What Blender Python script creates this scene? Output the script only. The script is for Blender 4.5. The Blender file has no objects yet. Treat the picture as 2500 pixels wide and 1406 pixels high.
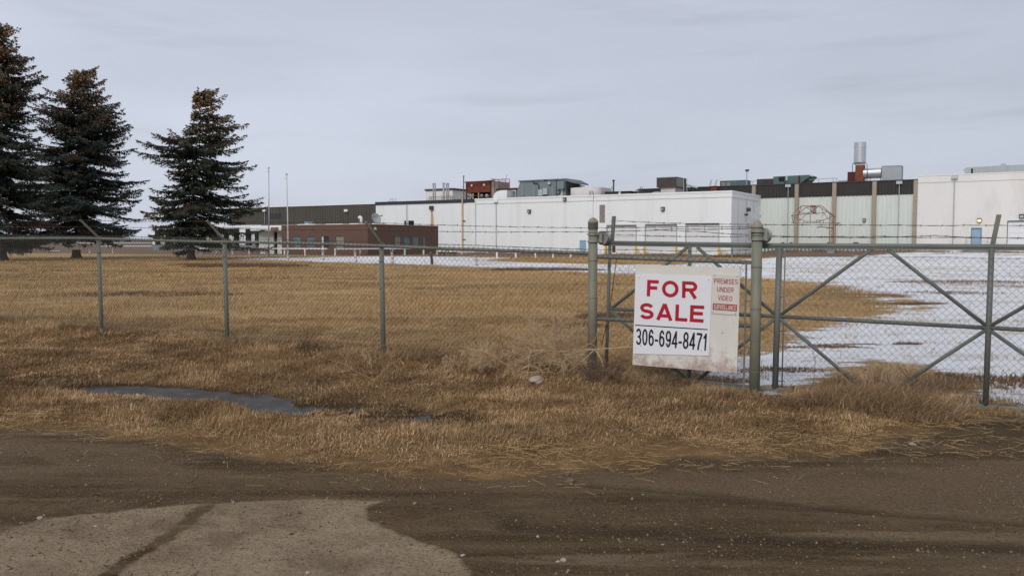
import bpy, math, random
import numpy as np
from mathutils import Vector, Matrix

R = math.radians
SC = bpy.context.scene
COL = SC.collection
random.seed(7); rng = np.random.default_rng(7)

# ------------------------------------------------------------------ camera
F, CX, CY = 2000.0, 1250.0, 703.0
PIT = math.atan(115 / F)
CAMZ = 1.6
cd = bpy.data.cameras.new('camera'); cam = bpy.data.objects.new('camera', cd); COL.objects.link(cam)
cam.location = (0, 0, CAMZ); cam.rotation_euler = (math.pi / 2 - PIT, 0, 0)
cd.sensor_width = 36; cd.lens = 36 * F / 2500; cd.clip_start = 0.05; cd.clip_end = 12000
SC.camera = cam
# ------------------------------------------------------------------ world, sun, exposure
SUN_EL, SUN_AZ = R(38), R(205)          # azimuth measured from +Y towards +X: behind the viewer, a little left
w = bpy.data.worlds.new('World'); SC.world = w; w.use_nodes = True
nt = w.node_tree; nt.nodes.clear()
def N(t, **k):
    n = nt.nodes.new(t)
    for a, b in k.items(): setattr(n, a, b)
    return n
out = N('ShaderNodeOutputWorld'); bg = N('ShaderNodeBackground'); nt.links.new(bg.outputs[0], out.inputs[0])
bg.inputs[1].default_value = 0.1
sky = N('ShaderNodeTexSky', sky_type='NISHITA', sun_disc=False, sun_elevation=SUN_EL, sun_rotation=SUN_AZ)
tc = N('ShaderNodeTexCoord'); sep = N('ShaderNodeSeparateXYZ'); nt.links.new(tc.outputs['Generated'], sep.inputs[0])
# cloud deck: noise on the direction divided by height, so streaks flatten to the horizon
mp = N('ShaderNodeMapping'); mp.inputs['Scale'].default_value = (1.0, 1.0, 4.2); nt.links.new(tc.outputs['Generated'], mp.inputs[0])
nz = N('ShaderNodeTexNoise'); nz.inputs['Scale'].default_value = 1.9; nz.inputs['Detail'].default_value = 6; nz.inputs['Roughness'].default_value = 0.5
nt.links.new(mp.outputs[0], nz.inputs[0])
cr = N('ShaderNodeValToRGB'); nt.links.new(nz.outputs[0], cr.inputs[0])
cr.color_ramp.elements[0].position = 0.38; cr.color_ramp.elements[0].color = (5.25, 5.58, 6.5, 1)
cr.color_ramp.elements[1].position = 0.64; cr.color_ramp.elements[1].color = (5.95, 6.3, 7.3, 1)
# small darker cloud wisps
mp2 = N('ShaderNodeMapping'); mp2.inputs['Scale'].default_value = (1.3, 1.3, 12.0); mp2.inputs['Location'].default_value = (3.1, 0.4, 1.0)
nt.links.new(tc.outputs['Generated'], mp2.inputs[0])
nz2 = N('ShaderNodeTexNoise'); nz2.inputs['Scale'].default_value = 2.6; nz2.inputs['Detail'].default_value = 8; nz2.inputs['Roughness'].default_value = 0.55
nt.links.new(mp2.outputs[0], nz2.inputs[0])
mr2 = N('ShaderNodeMapRange'); mr2.inputs[1].default_value = 0.56; mr2.inputs[2].default_value = 0.72; mr2.inputs[3].default_value = 1.0; mr2.inputs[4].default_value = 0.9
nt.links.new(nz2.outputs[0], mr2.inputs[0])
# thicker cloud to the east (+X)
mrx = N('ShaderNodeMapRange'); mrx.inputs[1].default_value = -0.6; mrx.inputs[2].default_value = 0.6; mrx.inputs[3].default_value = 1.05; mrx.inputs[4].default_value = 0.88
nt.links.new(sep.outputs['X'], mrx.inputs[0])
mu = N('ShaderNodeMath', operation='MULTIPLY'); nt.links.new(mrx.outputs[0], mu.inputs[0]); nt.links.new(mr2.outputs[0], mu.inputs[1])
vm = N('ShaderNodeVectorMath', operation='SCALE'); nt.links.new(cr.outputs[0], vm.inputs[0]); nt.links.new(mu.outputs[0], vm.inputs['Scale'])
mx = N('ShaderNodeMix', data_type='RGBA'); mx.inputs['Factor'].default_value = 0.93
nt.links.new(sky.outputs[0], mx.inputs['A']); nt.links.new(vm.outputs[0], mx.inputs['B'])
nt.links.new(mx.outputs['Result'], bg.inputs[0])
sd = bpy.data.lights.new('sun', 'SUN'); sd.energy = 1.6; sd.angle = R(22); sd.color = (1.0, 0.95, 0.88)
so = bpy.data.objects.new('sun', sd); COL.objects.link(so); so.location = (0, 0, 60)
sdir = Vector((math.sin(SUN_AZ) * math.cos(SUN_EL), math.cos(SUN_AZ) * math.cos(SUN_EL), math.sin(SUN_EL)))
so.rotation_euler = sdir.to_track_quat('Z', 'Y').to_euler()
SC.view_settings.view_transform = 'Standard'; SC.view_settings.look = 'None'
SC.view_settings.exposure = 0.09; SC.view_settings.gamma = 1.0; SC.view_settings.use_curve_mapping = False

# ------------------------------------------------------------------ pixel -> place helpers (only used to read positions off the photo)
cp, sp = math.cos(PIT), math.sin(PIT)
def ray(px, py):
    x = (px - CX) / F; y = -(py - CY) / F
    return Vector((x, cp + y * sp, -sp + y * cp))
CAM = Vector((0, 0, CAMZ))
def at(px, py, Y):
    d = ray(px, py); return CAM + d * (Y / d.y)
def gnd(px, py, z=0.0):
    d = ray(px, py); return CAM + d * ((z - CAMZ) / d.z)
FM, FZ = -0.545, 10.05                       # fence line  Y = FZ + FM*X
FU = Vector((1, FM, 0)).normalized(); FN = Vector((FU.y, -FU.x, 0))   # FN points to the viewer
def fen(px, py, off=0.0):
    """point on the vertical plane of the fence, moved off metres away from the viewer"""
    d = ray(px, py); c = (FZ + off / FU.x)
    t = c / (d.y - FM * d.x); return CAM + d * t
UH = Vector((0.8526, -0.5226, 0)); VH = Vector((0.5226, 0.8526, 0))
def bp(u, v, z): return UH * u + VH * v + Vector((0, 0, z))
def pu(px, py, v):
    d = ray(px, py); p = CAM + d * (v / d.dot(VH)); return p.dot(UH), p.z

# ------------------------------------------------------------------ mesh builder
class MB:
    def __init__(s): s.v = []; s.f = []
    def add(s, vs, fs):
        n = len(s.v); s.v += [tuple(a) for a in vs]; s.f += [tuple(i + n for i in f) for f in fs]; return s
    def quad(s, a, b, c, d): return s.add([a, b, c, d], [(0, 1, 2, 3)])
    def hexa(s, p):   # 8 points: bottom 4 ccw, top 4
        return s.add(p, [(0, 3, 2, 1), (4, 5, 6, 7), (0, 1, 5, 4), (1, 2, 6, 5), (2, 3, 7, 6), (3, 0, 4, 7)])
    def box(s, u0, u1, v0, v1, z0, z1):   # in the frame of the buildings
        return s.hexa([bp(u0, v0, z0), bp(u1, v0, z0), bp(u1, v1, z0), bp(u0, v1, z0), bp(u0, v0, z1), bp(u1, v0, z1), bp(u1, v1, z1), bp(u0, v1, z1)])
    def obox(s, c, ax, ay, az):           # centre and three half axes
        c, ax, ay, az = map(Vector, (c, ax, ay, az))
        return s.hexa([c - ax - ay - az, c + ax - ay - az, c + ax + ay - az, c - ax + ay - az, c - ax - ay + az, c + ax - ay + az, c + ax + ay + az, c - ax + ay + az])
    def tube(s, p0, p1, r, n=8, r2=None, caps=True):
        p0, p1 = Vector(p0), Vector(p1); d = (p1 - p0).normalized(); a = d.orthogonal().normalized(); b = d.cross(a)
        r2 = r if r2 is None else r2; vs = []
        for p, q in ((p0, r), (p1, r2)):
            for i in range(n):
                t = 2 * math.pi * i / n; vs.append(p + (a * math.cos(t) + b * math.sin(t)) * q)
        fs = [(i, (i + 1) % n, n + (i + 1) % n, n + i) for i in range(n)]
        if caps: fs += [tuple(range(n))[::-1], tuple(range(n, 2 * n))]
        return s.add(vs, fs)
    def path(s, pts, r, n=6, r2=None):
        pts = [Vector(p) for p in pts]; m = len(pts); vs = []
        a = None
        for i, p in enumerate(pts):
            d = (pts[min(i + 1, m - 1)] - pts[max(i - 1, 0)]).normalized()
            a = d.orthogonal().normalized() if a is None else (a - d * a.dot(d)).normalized()
            b = d.cross(a); q = r if r2 is None else r + (r2 - r) * i / (m - 1)
            for k in range(n):
                t = 2 * math.pi * k / n; vs.append(p + (a * math.cos(t) + b * math.sin(t)) * q)
        fs = [(i * n + k, i * n + (k + 1) % n, (i + 1) * n + (k + 1) % n, (i + 1) * n + k) for i in range(m - 1) for k in range(n)]
        fs += [tuple(range(n))[::-1], tuple(range((m - 1) * n, m * n))]
        return s.add(vs, fs)
    def lathe(s, c, axis, prof, n=16):     # prof: (distance along axis, radius)
        c, d = Vector(c), Vector(axis).normalized(); a = d.orthogonal().normalized(); b = d.cross(a); vs = []
        for h, r in prof:
            for k in range(n):
                t = 2 * math.pi * k / n; vs.append(c + d * h + (a * math.cos(t) + b * math.sin(t)) * max(r, 1e-4))
        m = len(prof)
        fs = [(i * n + k, i * n + (k + 1) % n, (i + 1) * n + (k + 1) % n, (i + 1) * n + k) for i in range(m - 1) for k in range(n)]
        fs += [tuple(range(n))[::-1], tuple(range((m - 1) * n, m * n))]
        return s.add(vs, fs)
    def prism(s, pts, d):                  # polygon extruded by d
        pts = [Vector(p) for p in pts]; d = Vector(d); n = len(pts)
        return s.add(pts + [p + d for p in pts], [tuple(range(n)), tuple(range(n, 2 * n))[::-1]] + [(i, n + i, n + (i + 1) % n, (i + 1) % n) for i in range(n)])

def link(name, me, mat, parent=None, smooth=False):
    if mat is not None: me.materials.append(mat)
    if smooth: me.shade_smooth() if hasattr(me, 'shade_smooth') else None
    o = bpy.data.objects.new(name, me); COL.objects.link(o)
    if parent is not None: o.parent = parent
    return o
ROOTM = {}
def worldm(o):
    while o.parent is not None: o = o.parent
    return ROOTM.get(o.name)
def obj(name, mb, mat, parent=None, smooth=False, bevel=0.0):
    me = bpy.data.meshes.new(name); vs = mb.v
    if parent is not None:
        im = worldm(parent)
        if im is not None: vs = [tuple(im @ Vector(v)) for v in vs]
    me.from_pydata(vs, [], mb.f); me.update()
    import bmesh
    bm = bmesh.new(); bm.from_mesh(me); bmesh.ops.recalc_face_normals(bm, faces=bm.faces)
    if smooth:
        for f in bm.faces: f.smooth = len(f.verts) == 4
    bm.to_mesh(me); bm.free()
    o = link(name, me, mat, parent)
    if bevel: 
        m = o.modifiers.new('bevel', 'BEVEL'); m.width = bevel; m.segments = 2; m.limit_method = 'ANGLE'
    return o
def tag(o, label=None, cat=None, group=None, kind=None):
    if label: o['label'] = label
    if cat: o['category'] = cat
    if group: o['group'] = group
    if kind: o['kind'] = kind
    return o
def thing(name, loc, label, cat, group=None, rz=0.0):
    o = bpy.data.objects.new(name, None); COL.objects.link(o); o.location = loc; o.rotation_euler = (0, 0, rz); o.empty_display_size = 0.2
    ROOTM[o.name] = (Matrix.Translation(Vector(loc)) @ Matrix.Rotation(rz, 4, 'Z')).inverted()
    return tag(o, label, cat, group)
BRZ = math.atan2(-0.5226, 0.8526)

# ------------------------------------------------------------------ materials
def mat(name, col, rough=0.8, grime=None, var=0.12, scale=3.0, metal=0.0, col2=None, amt2=(0.55, 0.7), scale2=1.5, bump=0.0, bscale=20.0, stretch=(1, 1, 1), spec=0.3, attr=None, emit=None):
    m = bpy.data.materials.new(name); m.use_nodes = True; t = m.node_tree; b = t.nodes['Principled BSDF']; L = t.links.new
    b.inputs['Roughness'].default_value = rough; b.inputs['Metallic'].default_value = metal; b.inputs['Specular IOR Level'].default_value = spec
    tc = t.nodes.new('ShaderNodeTexCoord'); mp = t.nodes.new('ShaderNodeMapping'); mp.inputs['Scale'].default_value = stretch; L(tc.outputs['Object'], mp.inputs[0])
    n1 = t.nodes.new('ShaderNodeTexNoise'); n1.inputs['Scale'].default_value = scale; n1.inputs['Detail'].default_value = 8; n1.inputs['Roughness'].default_value = 0.62; L(mp.outputs[0], n1.inputs[0])
    r1 = t.nodes.new('ShaderNodeMapRange'); r1.inputs[1].default_value = 0.3; r1.inputs[2].default_value = 0.7; r1.inputs[3].default_value = 1 - var; r1.inputs[4].default_value = 1 + var; L(n1.outputs[0], r1.inputs[0])
    vs = t.nodes.new('ShaderNodeVectorMath'); vs.operation = 'SCALE'; L(r1.outputs[0], vs.inputs['Scale'])
    if attr:
        a = t.nodes.new('ShaderNodeAttribute'); a.attribute_name = attr; src = a.outputs['Color']
    else:
        c = t.nodes.new('ShaderNodeRGB'); c.outputs[0].default_value = (*col, 1); src = c.outputs[0]
    if col2 is not None:
        n2 = t.nodes.new('ShaderNodeTexNoise'); n2.inputs['Scale'].default_value = scale2; n2.inputs['Detail'].default_value = 9; n2.inputs['Roughness'].default_value = 0.65; L(mp.outputs[0], n2.inputs[0])
        r2 = t.nodes.new('ShaderNodeMapRange'); r2.inputs[1].default_value = amt2[0]; r2.inputs[2].default_value = amt2[1]; L(n2.outputs[0], r2.inputs[0])
        mx = t.nodes.new('ShaderNodeMix'); mx.data_type = 'RGBA'; L(r2.outputs[0], mx.inputs['Factor']); L(src, mx.inputs['A']); mx.inputs['B'].default_value = (*col2, 1); src = mx.outputs['Result']
    if grime:      # (colour, height where it ends, noise scale, strength): dirt and stains gathered low on the thing
        sz = t.nodes.new('ShaderNodeSeparateXYZ'); L(tc.outputs['Object'], sz.inputs[0]); rz = t.nodes.new('ShaderNodeMapRange'); rz.inputs[1].default_value = grime[1]; rz.inputs[2].default_value = 0.0; rz.inputs[3].default_value = 0.0; rz.inputs[4].default_value = grime[4]; L(sz.outputs[2], rz.inputs[0])
        ng = t.nodes.new('ShaderNodeTexNoise'); ng.inputs['Scale'].default_value = grime[2]; ng.inputs['Detail'].default_value = 9; ng.inputs['Roughness'].default_value = .7; L(tc.outputs['Object'], ng.inputs[0])
        ag = t.nodes.new('ShaderNodeMath'); L(ng.outputs[0], ag.inputs[0]); L(rz.outputs[0], ag.inputs[1]); tg = t.nodes.new('ShaderNodeMapRange'); tg.inputs[1].default_value = .62; tg.inputs[2].default_value = .80; tg.inputs[4].default_value = grime[3]; L(ag.outputs[0], tg.inputs[0])
        xg = t.nodes.new('ShaderNodeMix'); xg.data_type = 'RGBA'; L(tg.outputs[0], xg.inputs['Factor']); L(src, xg.inputs['A']); xg.inputs['B'].default_value = (*grime[0], 1); src = xg.outputs['Result']
    L(src, vs.inputs[0]); L(vs.outputs[0], b.inputs['Base Color'])
    if bump:
        n3 = t.nodes.new('ShaderNodeTexNoise'); n3.inputs['Scale'].default_value = bscale; n3.inputs['Detail'].default_value = 6; L(tc.outputs['Object'], n3.inputs[0])
        bu = t.nodes.new('ShaderNodeBump'); bu.inputs['Strength'].default_value = bump; bu.inputs['Distance'].default_value = 0.02; L(n3.outputs[0], bu.inputs['Height']); L(bu.outputs[0], b.inputs['Normal'])
    if emit: b.inputs['Emission Color'].default_value = (*emit[0], 1); b.inputs['Emission Strength'].default_value = emit[1]
    return m
M = {}
M['white'] = mat('white_wall', (.80, .825, .83), grime=((.45, .40, .34), .9, .8, .6, .30), var=.018, scale=.5, col2=(.72, .725, .71), amt2=(.5, .8), scale2=.9, stretch=(1, 1, .12))
M['cream'] = mat('pale_cream_wall', (.70, .682, .655), grime=((.48, .42, .36), 1.2, .8, .55, .30), var=.02, scale=.5, col2=(.62, .57, .53), amt2=(.5, .8), scale2=.6, stretch=(1, 1, .35))
M['ribwhite'] = mat('ribbed_white_siding', (.62, .66, .62), var=.04, scale=.6, col2=(.52, .53, .47), amt2=(.52, .8), scale2=.8, stretch=(1, 1, .25))
M['darkrib'] = mat('dark_brown_siding', (.042, .038, .036), rough=.6, var=.12, scale=.8, stretch=(1, 1, .3))
M['leftrib'] = mat('faded_dark_siding', (.085, .08, .066), rough=.7, var=.12, scale=.8, stretch=(1, 1, .3))
M['column'] = mat('tan_concrete_column', (.34, .285, .225), var=.08, scale=2)
M['found'] = mat('grey_foundation', (.22, .235, .24), var=.1, scale=1)
M['seam'] = mat('seam', (.34, .35, .36), var=.1)
M['flash'] = mat('dark_flashing', (.045, .047, .052), rough=.6)
M['roof'] = mat('roof_gravel', (.25, .24, .23), var=.1)
M['snowcap'] = mat('roof_snow', (.8, .82, .86), var=.03)
M['reveal'] = mat('door_white', (.70, .71, .71), var=.03, scale=.5)
M['blue'] = mat('pale_blue_door', (.26, .40, .52), rough=.6, var=.05)
M['yellow'] = mat('yellow_paint', (.78, .47, .035), rough=.6, var=.08, scale=4, col2=(.45, .25, .05), amt2=(.6, .75), scale2=5)
M['galv'] = mat('galvanised_steel', (.42, .44, .45), rough=.45, metal=.55, var=.1, scale=2)
M['steel'] = mat('bright_steel', (.58, .60, .62), rough=.35, metal=.8, var=.1, scale=2)
M['rust'] = mat('rusty_steel', (.16, .045, .025), rough=.85, var=.3, scale=3, col2=(.06, .03, .025), amt2=(.5, .7), scale2=1.2)
M['rustred'] = mat('dark_red_steel', (.085, .025, .025), rough=.8, var=.2)
M['rustpipe'] = mat('rust_brown_pipe', (.20, .11, .075), rough=.85, var=.2)
M['darkbox'] = mat('dark_cabinet', (.05, .042, .04), rough=.7, var=.25, scale=2)
M['brownbox'] = mat('weathered_brown_cabinet', (.075, .058, .052), rough=.8, var=.25, scale=1.2)
M['greybox'] = mat('grey_cabinet', (.29, .27, .25), rough=.8, var=.2)
M['hvac'] = mat('blue_grey_cabinet', (.185, .225, .24), rough=.6, var=.08, scale=1)
M['hvacl'] = mat('pale_grey_cabinet', (.42, .46, .47), rough=.6, var=.06, scale=1)
M['green'] = mat('dull_green_cabinet', (.085, .135, .125), rough=.6, var=.15, scale=1)
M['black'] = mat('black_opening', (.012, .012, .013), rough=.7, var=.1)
M['ochrepipe'] = mat('ochre_pipe', (.56, .40, .24), rough=.7, var=.12)
M['ruststain'] = mat('rust_stain', (.62, .40, .18), rough=.9, var=.15, col2=(.66, .60, .5), amt2=(.4, .6), scale2=.8, stretch=(6, 6, .4))
M['lampdark'] = mat('dark_lamp_housing', (.06, .06, .055), rough=.6)
M['lit'] = mat('lit_lamp_lens', (.9, .6, .15), emit=((1.0, .55, .12), 2.2))
M['whitepaint'] = mat('white_paint', (.76, .76, .75), var=.06, scale=6)
M['peel'] = mat('peeling_white_paint', (.62, .58, .55), var=.1, scale=4, col2=(.16, .12, .10), amt2=(.46, .56), scale2=6)
M['poleW'] = mat('pole_paint', (.55, .55, .54), rough=.5, var=.1, scale=1, stretch=(1, 1, .1))
M['wood'] = mat('dark_wood', (.08, .055, .04), var=.2)
M['post'] = mat('grey_green_painted_steel', (.20, .205, .165), rough=.6, var=.12, scale=5, col2=(.135, .15, .13), amt2=(.42, .62), scale2=2.2, stretch=(1, 1, .35), bump=.15, bscale=60)
M['gate'] = mat('grey_gate_steel', (.155, .165, .15), rough=.55, var=.1, scale=6, col2=(.10, .115, .105), amt2=(.45, .65), scale2=3, stretch=(1, 1, .5))
M['gatel'] = mat('lighter_gate_post_paint', (.235, .22, .16), rough=.5, var=.10, scale=4, col2=(.135, .155, .125), amt2=(.42, .60), scale2=2.4, stretch=(1, 1, .3), bump=.1, bscale=50)
M['wire'] = mat('dull_zinc_wire', (.135, .135, .12), rough=.6, metal=.2, var=.12, scale=8)
M['barb'] = mat('rusty_barbed_wire', (.085, .07, .06), rough=.8, var=.2, scale=8)
M['cast'] = mat('cast_roller', (.30, .30, .275), rough=.55, metal=.3, var=.15, scale=12)
M['bark'] = mat('spruce_bark', (.075, .058, .048), var=.3, scale=4, bump=.4, bscale=12)
M['needle'] = mat('spruce_needles', (.03, .045, .036), rough=.75, var=.25, scale=.7, attr='Col', spec=.15)
M['cone'] = mat('spruce_cones', (.34, .165, .06), rough=.8, var=.3, scale=2)
M['blade'] = mat('dry_grass_blade', (.3, .2, .1), rough=.85, var=.15, scale=1.5, attr='Col', spec=.1)
M['straw'] = mat('yellow_straw', (.37, .25, .105), rough=.7, var=.2, scale=2)
M['twig'] = mat('dry_weed_twig', (.46, .33, .20), rough=.85, var=.2, scale=3)
M['twigdark'] = mat('dark_weed_stalk', (.14, .09, .065), rough=.9, var=.2, scale=3)
M['stone'] = mat('pale_stone', (.36, .30, .24), var=.2, scale=10, bump=.4, bscale=60)
M['pebble'] = mat('pebble', (.17, .14, .11), rough=.8, var=.1, scale=3, attr='Col')
M['board'] = mat('peeling_white_plywood', (.66, .64, .58), rough=.75, var=.05, scale=3, col2=(.26, .22, .19), amt2=(.63, .68), scale2=9, grime=((.36, .25, .22), .42, 7.0, .8, .22))
M['panel'] = mat('white_sign_panel', (.74, .745, .77), rough=.45, var=.015, scale=2)
M['panel2'] = mat('off_white_sign_panel', (.64, .60, .55), rough=.5, var=.03, scale=4)
M['red'] = mat('sign_red', (.42, .012, .032), rough=.5, var=.05)
M['redfade'] = mat('faded_sign_red', (.34, .055, .06), rough=.6, var=.2, scale=30)
M['ink'] = mat('sign_black', (.012, .013, .022), rough=.5, var=.05)
M['screw'] = mat('screw', (.2, .19, .18), rough=.5)
M['hill'] = mat('haze_tinted_hills', (.20, .22, .26), var=.1, scale=.01)  # distance haze put into the base colour as a blue-grey tint

# ------------------------------------------------------------------ numpy noise and terrain
_perm = rng.permutation(4096); _rnd = rng.random(4096)
def vnoise(x, y):
    xi = np.floor(x).astype(int); yi = np.floor(y).astype(int); fx = x - xi; fy = y - yi
    fx = fx * fx * (3 - 2 * fx); fy = fy * fy * (3 - 2 * fy)
    h = lambda a, b: _rnd[(_perm[a & 4095] + b * 57) & 4095]
    return (h(xi, yi) * (1 - fx) + h(xi + 1, yi) * fx) * (1 - fy) + (h(xi, yi + 1) * (1 - fx) + h(xi + 1, yi + 1) * fx) * fy
def fbm(x, y, o=4):
    s = 0; a = .5; t = 0
    for i in range(o): s = s + a * vnoise(x * 2 ** i + 17 * i, y * 2 ** i + 31 * i); t += a; a *= .5
    return s / t
def sstep(a, b, x): t = np.clip((x - a) / (b - a), 0, 1); return t * t * (3 - 2 * t)
def gxy(pts): return np.array([[gnd(a, b).x, gnd(a, b).y] for a, b in pts])
def sdist(X, Y, poly):
    """signed distance, positive inside"""
    inside = np.zeros(X.shape, bool); d = np.full(X.shape, 1e9); n = len(poly)
    for i in range(n):
        x0, y0 = poly[i]; x1, y1 = poly[(i + 1) % n]; dx, dy = x1 - x0, y1 - y0
        t = np.clip(((X - x0) * dx + (Y - y0) * dy) / (dx * dx + dy * dy + 1e-12), 0, 1)
        d = np.minimum(d, np.hypot(X - x0 - t * dx, Y - y0 - t * dy))
        c = ((y0 > Y) != (y1 > Y)) & (X < (x1 - x0) * (Y - y0) / (y1 - y0 + 1e-12) + x0); inside ^= c
    return np.where(inside, d, -d)
def pdist(X, Y, line):
    d = np.full(X.shape, 1e9)
    for i in range(len(line) - 1):
        x0, y0 = line[i]; x1, y1 = line[i + 1]; dx, dy = x1 - x0, y1 - y0
        t = np.clip(((X - x0) * dx + (Y - y0) * dy) / (dx * dx + dy * dy + 1e-12), 0, 1)
        d = np.minimum(d, np.hypot(X - x0 - t * dx, Y - y0 - t * dy))
    return d
edge = gxy([(-900, 975), (-300, 1020), (0, 1042), (150, 1045), (330, 1075), (600, 1112), (820, 1140), (1000, 1160), (1250, 1168), (1400, 1148), (1700, 1122), (1950, 1108), (2100, 1108), (2150, 1070), (2300, 1035), (2500, 1012), (2800, 985), (3600, 930)])
DIRT = np.vstack([edge, [[40, 3], [40, -40], [-40, -40], [-40, 12]]])
SNOW = gxy([(560, 632), (700, 629.5), (900, 626.5), (1100, 626.5), (1250, 631), (1180, 640), (1300, 643), (1450, 646), (1640, 645), (1780, 636), (1900, 628), (2100, 627), (2300, 624), (2600, 622), (3200, 622), (4500, 650), (4500, 1100), (2600, 1010), (2500, 1000), (2420, 975), (2385, 920), (2250, 893), (2130, 885), (2060, 905), (1940, 948), (1850, 940), (1700, 915), (1740, 890), (1850, 872), (1930, 838), (1990, 803), (2080, 776), (2190, 764), (2205, 750), (2130, 715), (2020, 693), (1860, 681), (1700, 673), (1460, 667), (1160, 653), (900, 643.5), (700, 635), (560, 634)])
CLUMP = gxy([(2130, 710), (2190, 715), (2255, 735), (2285, 752), (2240, 758), (2190, 742), (2140, 722)])
DRY = gxy([(-600, 1420), (0, 1300), (100, 1264), (300, 1242), (500, 1224), (760, 1215), (935, 1217), (890, 1236), (900, 1265), (1000, 1310), (1100, 1345), (1130, 1368), (1150, 1420), (1230, 1600), (800, 2400), (-1500, 2400)])
CRACK = gxy([(497, 1232), (480, 1250), (440, 1285), (400, 1312), (335, 1352), (285, 1378), (268, 1405), (255, 1470), (250, 1600)])
PATCH2 = gxy([(0, 1062), (180, 1080), (420, 1120), (560, 1150), (420, 1172), (150, 1160), (0, 1140), (-200, 1120), (-200, 1060)])
PATCH3 = gxy([(1500, 1165), (2000, 1160), (2500, 1130), (3000, 1120), (3000, 1260), (2500, 1285), (2150, 1262), (1850, 1225), (1600, 1200)])
PATCH4 = gxy([(2250, 1350), (2550, 1300), (2900, 1300), (2900, 1500), (2300, 1500)])
RUTS = [gxy(l) for l in ([(1800, 652), (1950, 655), (2200, 664), (2500, 678), (3000, 705)], [(1800, 640), (2000, 643), (2500, 655), (3000, 672)], [(1780, 632), (2100, 635), (2500, 640)], [(1000, 632), (1200, 633), (1330, 637)], [(960, 637), (1080, 635), (1180, 639), (1260, 637)], [(1850, 662), (2100, 668), (2300, 676)])]
TIRE = gxy([(1450, 1182), (1620, 1196), (1760, 1207), (1900, 1222), (2060, 1240), (2250, 1255), (2500, 1275)])
TIRE2 = gxy([(1250, 1280), (1500, 1292), (1800, 1310), (2100, 1322), (2500, 1332)])
DITCH = gxy([(-200, 905), (120, 925), (240, 938), (420, 948), (620, 966), (760, 988), (1060, 1010), (1400, 1030)])
FAR = 96.0
def height(X, Y):
    X = np.asarray(X, float); Y = np.asarray(Y, float)
    u = .8526 * X - .5226 * Y; v = .5226 * X + .8526 * Y
    h = .40 * sstep(86, 98, v) * sstep(-26.0, -23.0, u) * (1 - sstep(140, 240, v))
    dd = pdist(X, Y, DITCH); h = h - (.05 * sstep(1.6, -1.5, X) + (.085 - .02 * sstep(-3.6, -2.8, X)) * sstep(-4.8, -4.1, X) * sstep(-1.7, -2.6, X)) * np.exp(-(dd / .40) ** 2) - .13 * (fbm(X * 2.6 + 70, Y * 6, 4) - .5) * np.exp(-(dd / .5) ** 2)
    df = (Y - FZ - FM * X) * FU.x
    h = h + .07 * np.exp(-((df + .1) / .8) ** 2) * sstep(-40, -2, X) * (1 - sstep(.8, 1.6, X))
    near = 1 - sstep(20, 60, Y); dirt = sstep(.0, .5, sdist(X, Y, DIRT))
    h = h + near * (1 - dirt) * (.075 * (fbm(X * .9, Y * .9, 3) - .5) + .05 * (fbm(X * 4, Y * 4, 3) - .5))
    h = h + near * dirt * .03 * (fbm(X * .8 + 9, Y * .8, 3) - .5)
    h = h - .02 * np.exp(-(pdist(X, Y, TIRE) / .05) ** 2) - .018 * np.exp(-(pdist(X, Y, TIRE2) / .12) ** 2) - .008 * np.exp(-(pdist(X, Y, CRACK) / .05) ** 2)
    h = h + .25 * (1 - near) * (fbm(X * .05, Y * .05, 2) - .5) * sstep(20, 60, Y) * (1 - sstep(60, 70, v))
    return h
def hz(x, y): return float(height(np.array([x]), np.array([y]))[0])
def axis(parts):
    a = []
    for s, e, st in parts:
        n = max(1, int(round((e - s) / st))); a += list(np.linspace(s, e, n, endpoint=False))
    a.append(parts[-1][1]); return np.array(a)
xs = axis([(-3500, -400, 300), (-400, -100, 30), (-100, -40, 5), (-40, -12, .8), (-12, -7, .2), (-7, -3.4, .07), (-3.4, 1, .03), (1, 8, .07), (8, 12, .15), (12, 60, .8), (60, 120, 5), (120, 400, 30), (400, 3500, 300)])
ys = axis([(-300, -20, 40), (-20, 2.5, 1.5), (2.5, 3.2, .06), (3.2, 6, .03), (6, 12, .06), (12, 20, .15), (20, 40, .4), (40, 110, .8), (110, 200, 6), (200, 600, 40), (600, 3600, 300)])
GX, GY = np.meshgrid(xs, ys); GX = GX.ravel(); GY = GY.ravel(); GH = height(GX, GY)
nx, ny = len(xs), len(ys)
ii = np.arange(nx * ny).reshape(ny, nx)
quads = np.stack([ii[:-1, :-1].ravel(), ii[:-1, 1:].ravel(), ii[1:, 1:].ravel(), ii[1:, :-1].ravel()], 1)
def npmesh(name, V, faces, k, attrs=None):
    me = bpy.data.meshes.new(name); me.vertices.add(len(V)); me.vertices.foreach_set('co', np.ascontiguousarray(V, dtype=np.float32).ravel())
    nf = len(faces); me.loops.add(nf * k); me.loops.foreach_set('vertex_index', np.ascontiguousarray(faces, dtype=np.int32).ravel())
    me.polygons.add(nf); me.polygons.foreach_set('loop_start', np.arange(0, nf * k, k, dtype=np.int32))
    me.update(calc_edges=True)
    for n, a in (attrs or {}).items():
        if a.ndim == 1:
            at_ = me.attributes.new(n, 'FLOAT', 'POINT'); at_.data.foreach_set('value', a.astype(np.float32))
        else:
            at_ = me.attributes.new(n, 'FLOAT_COLOR', 'POINT'); c = np.ones((len(a), 4), np.float32); c[:, :3] = a; at_.data.foreach_set('color', c.ravel())
    return me
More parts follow.
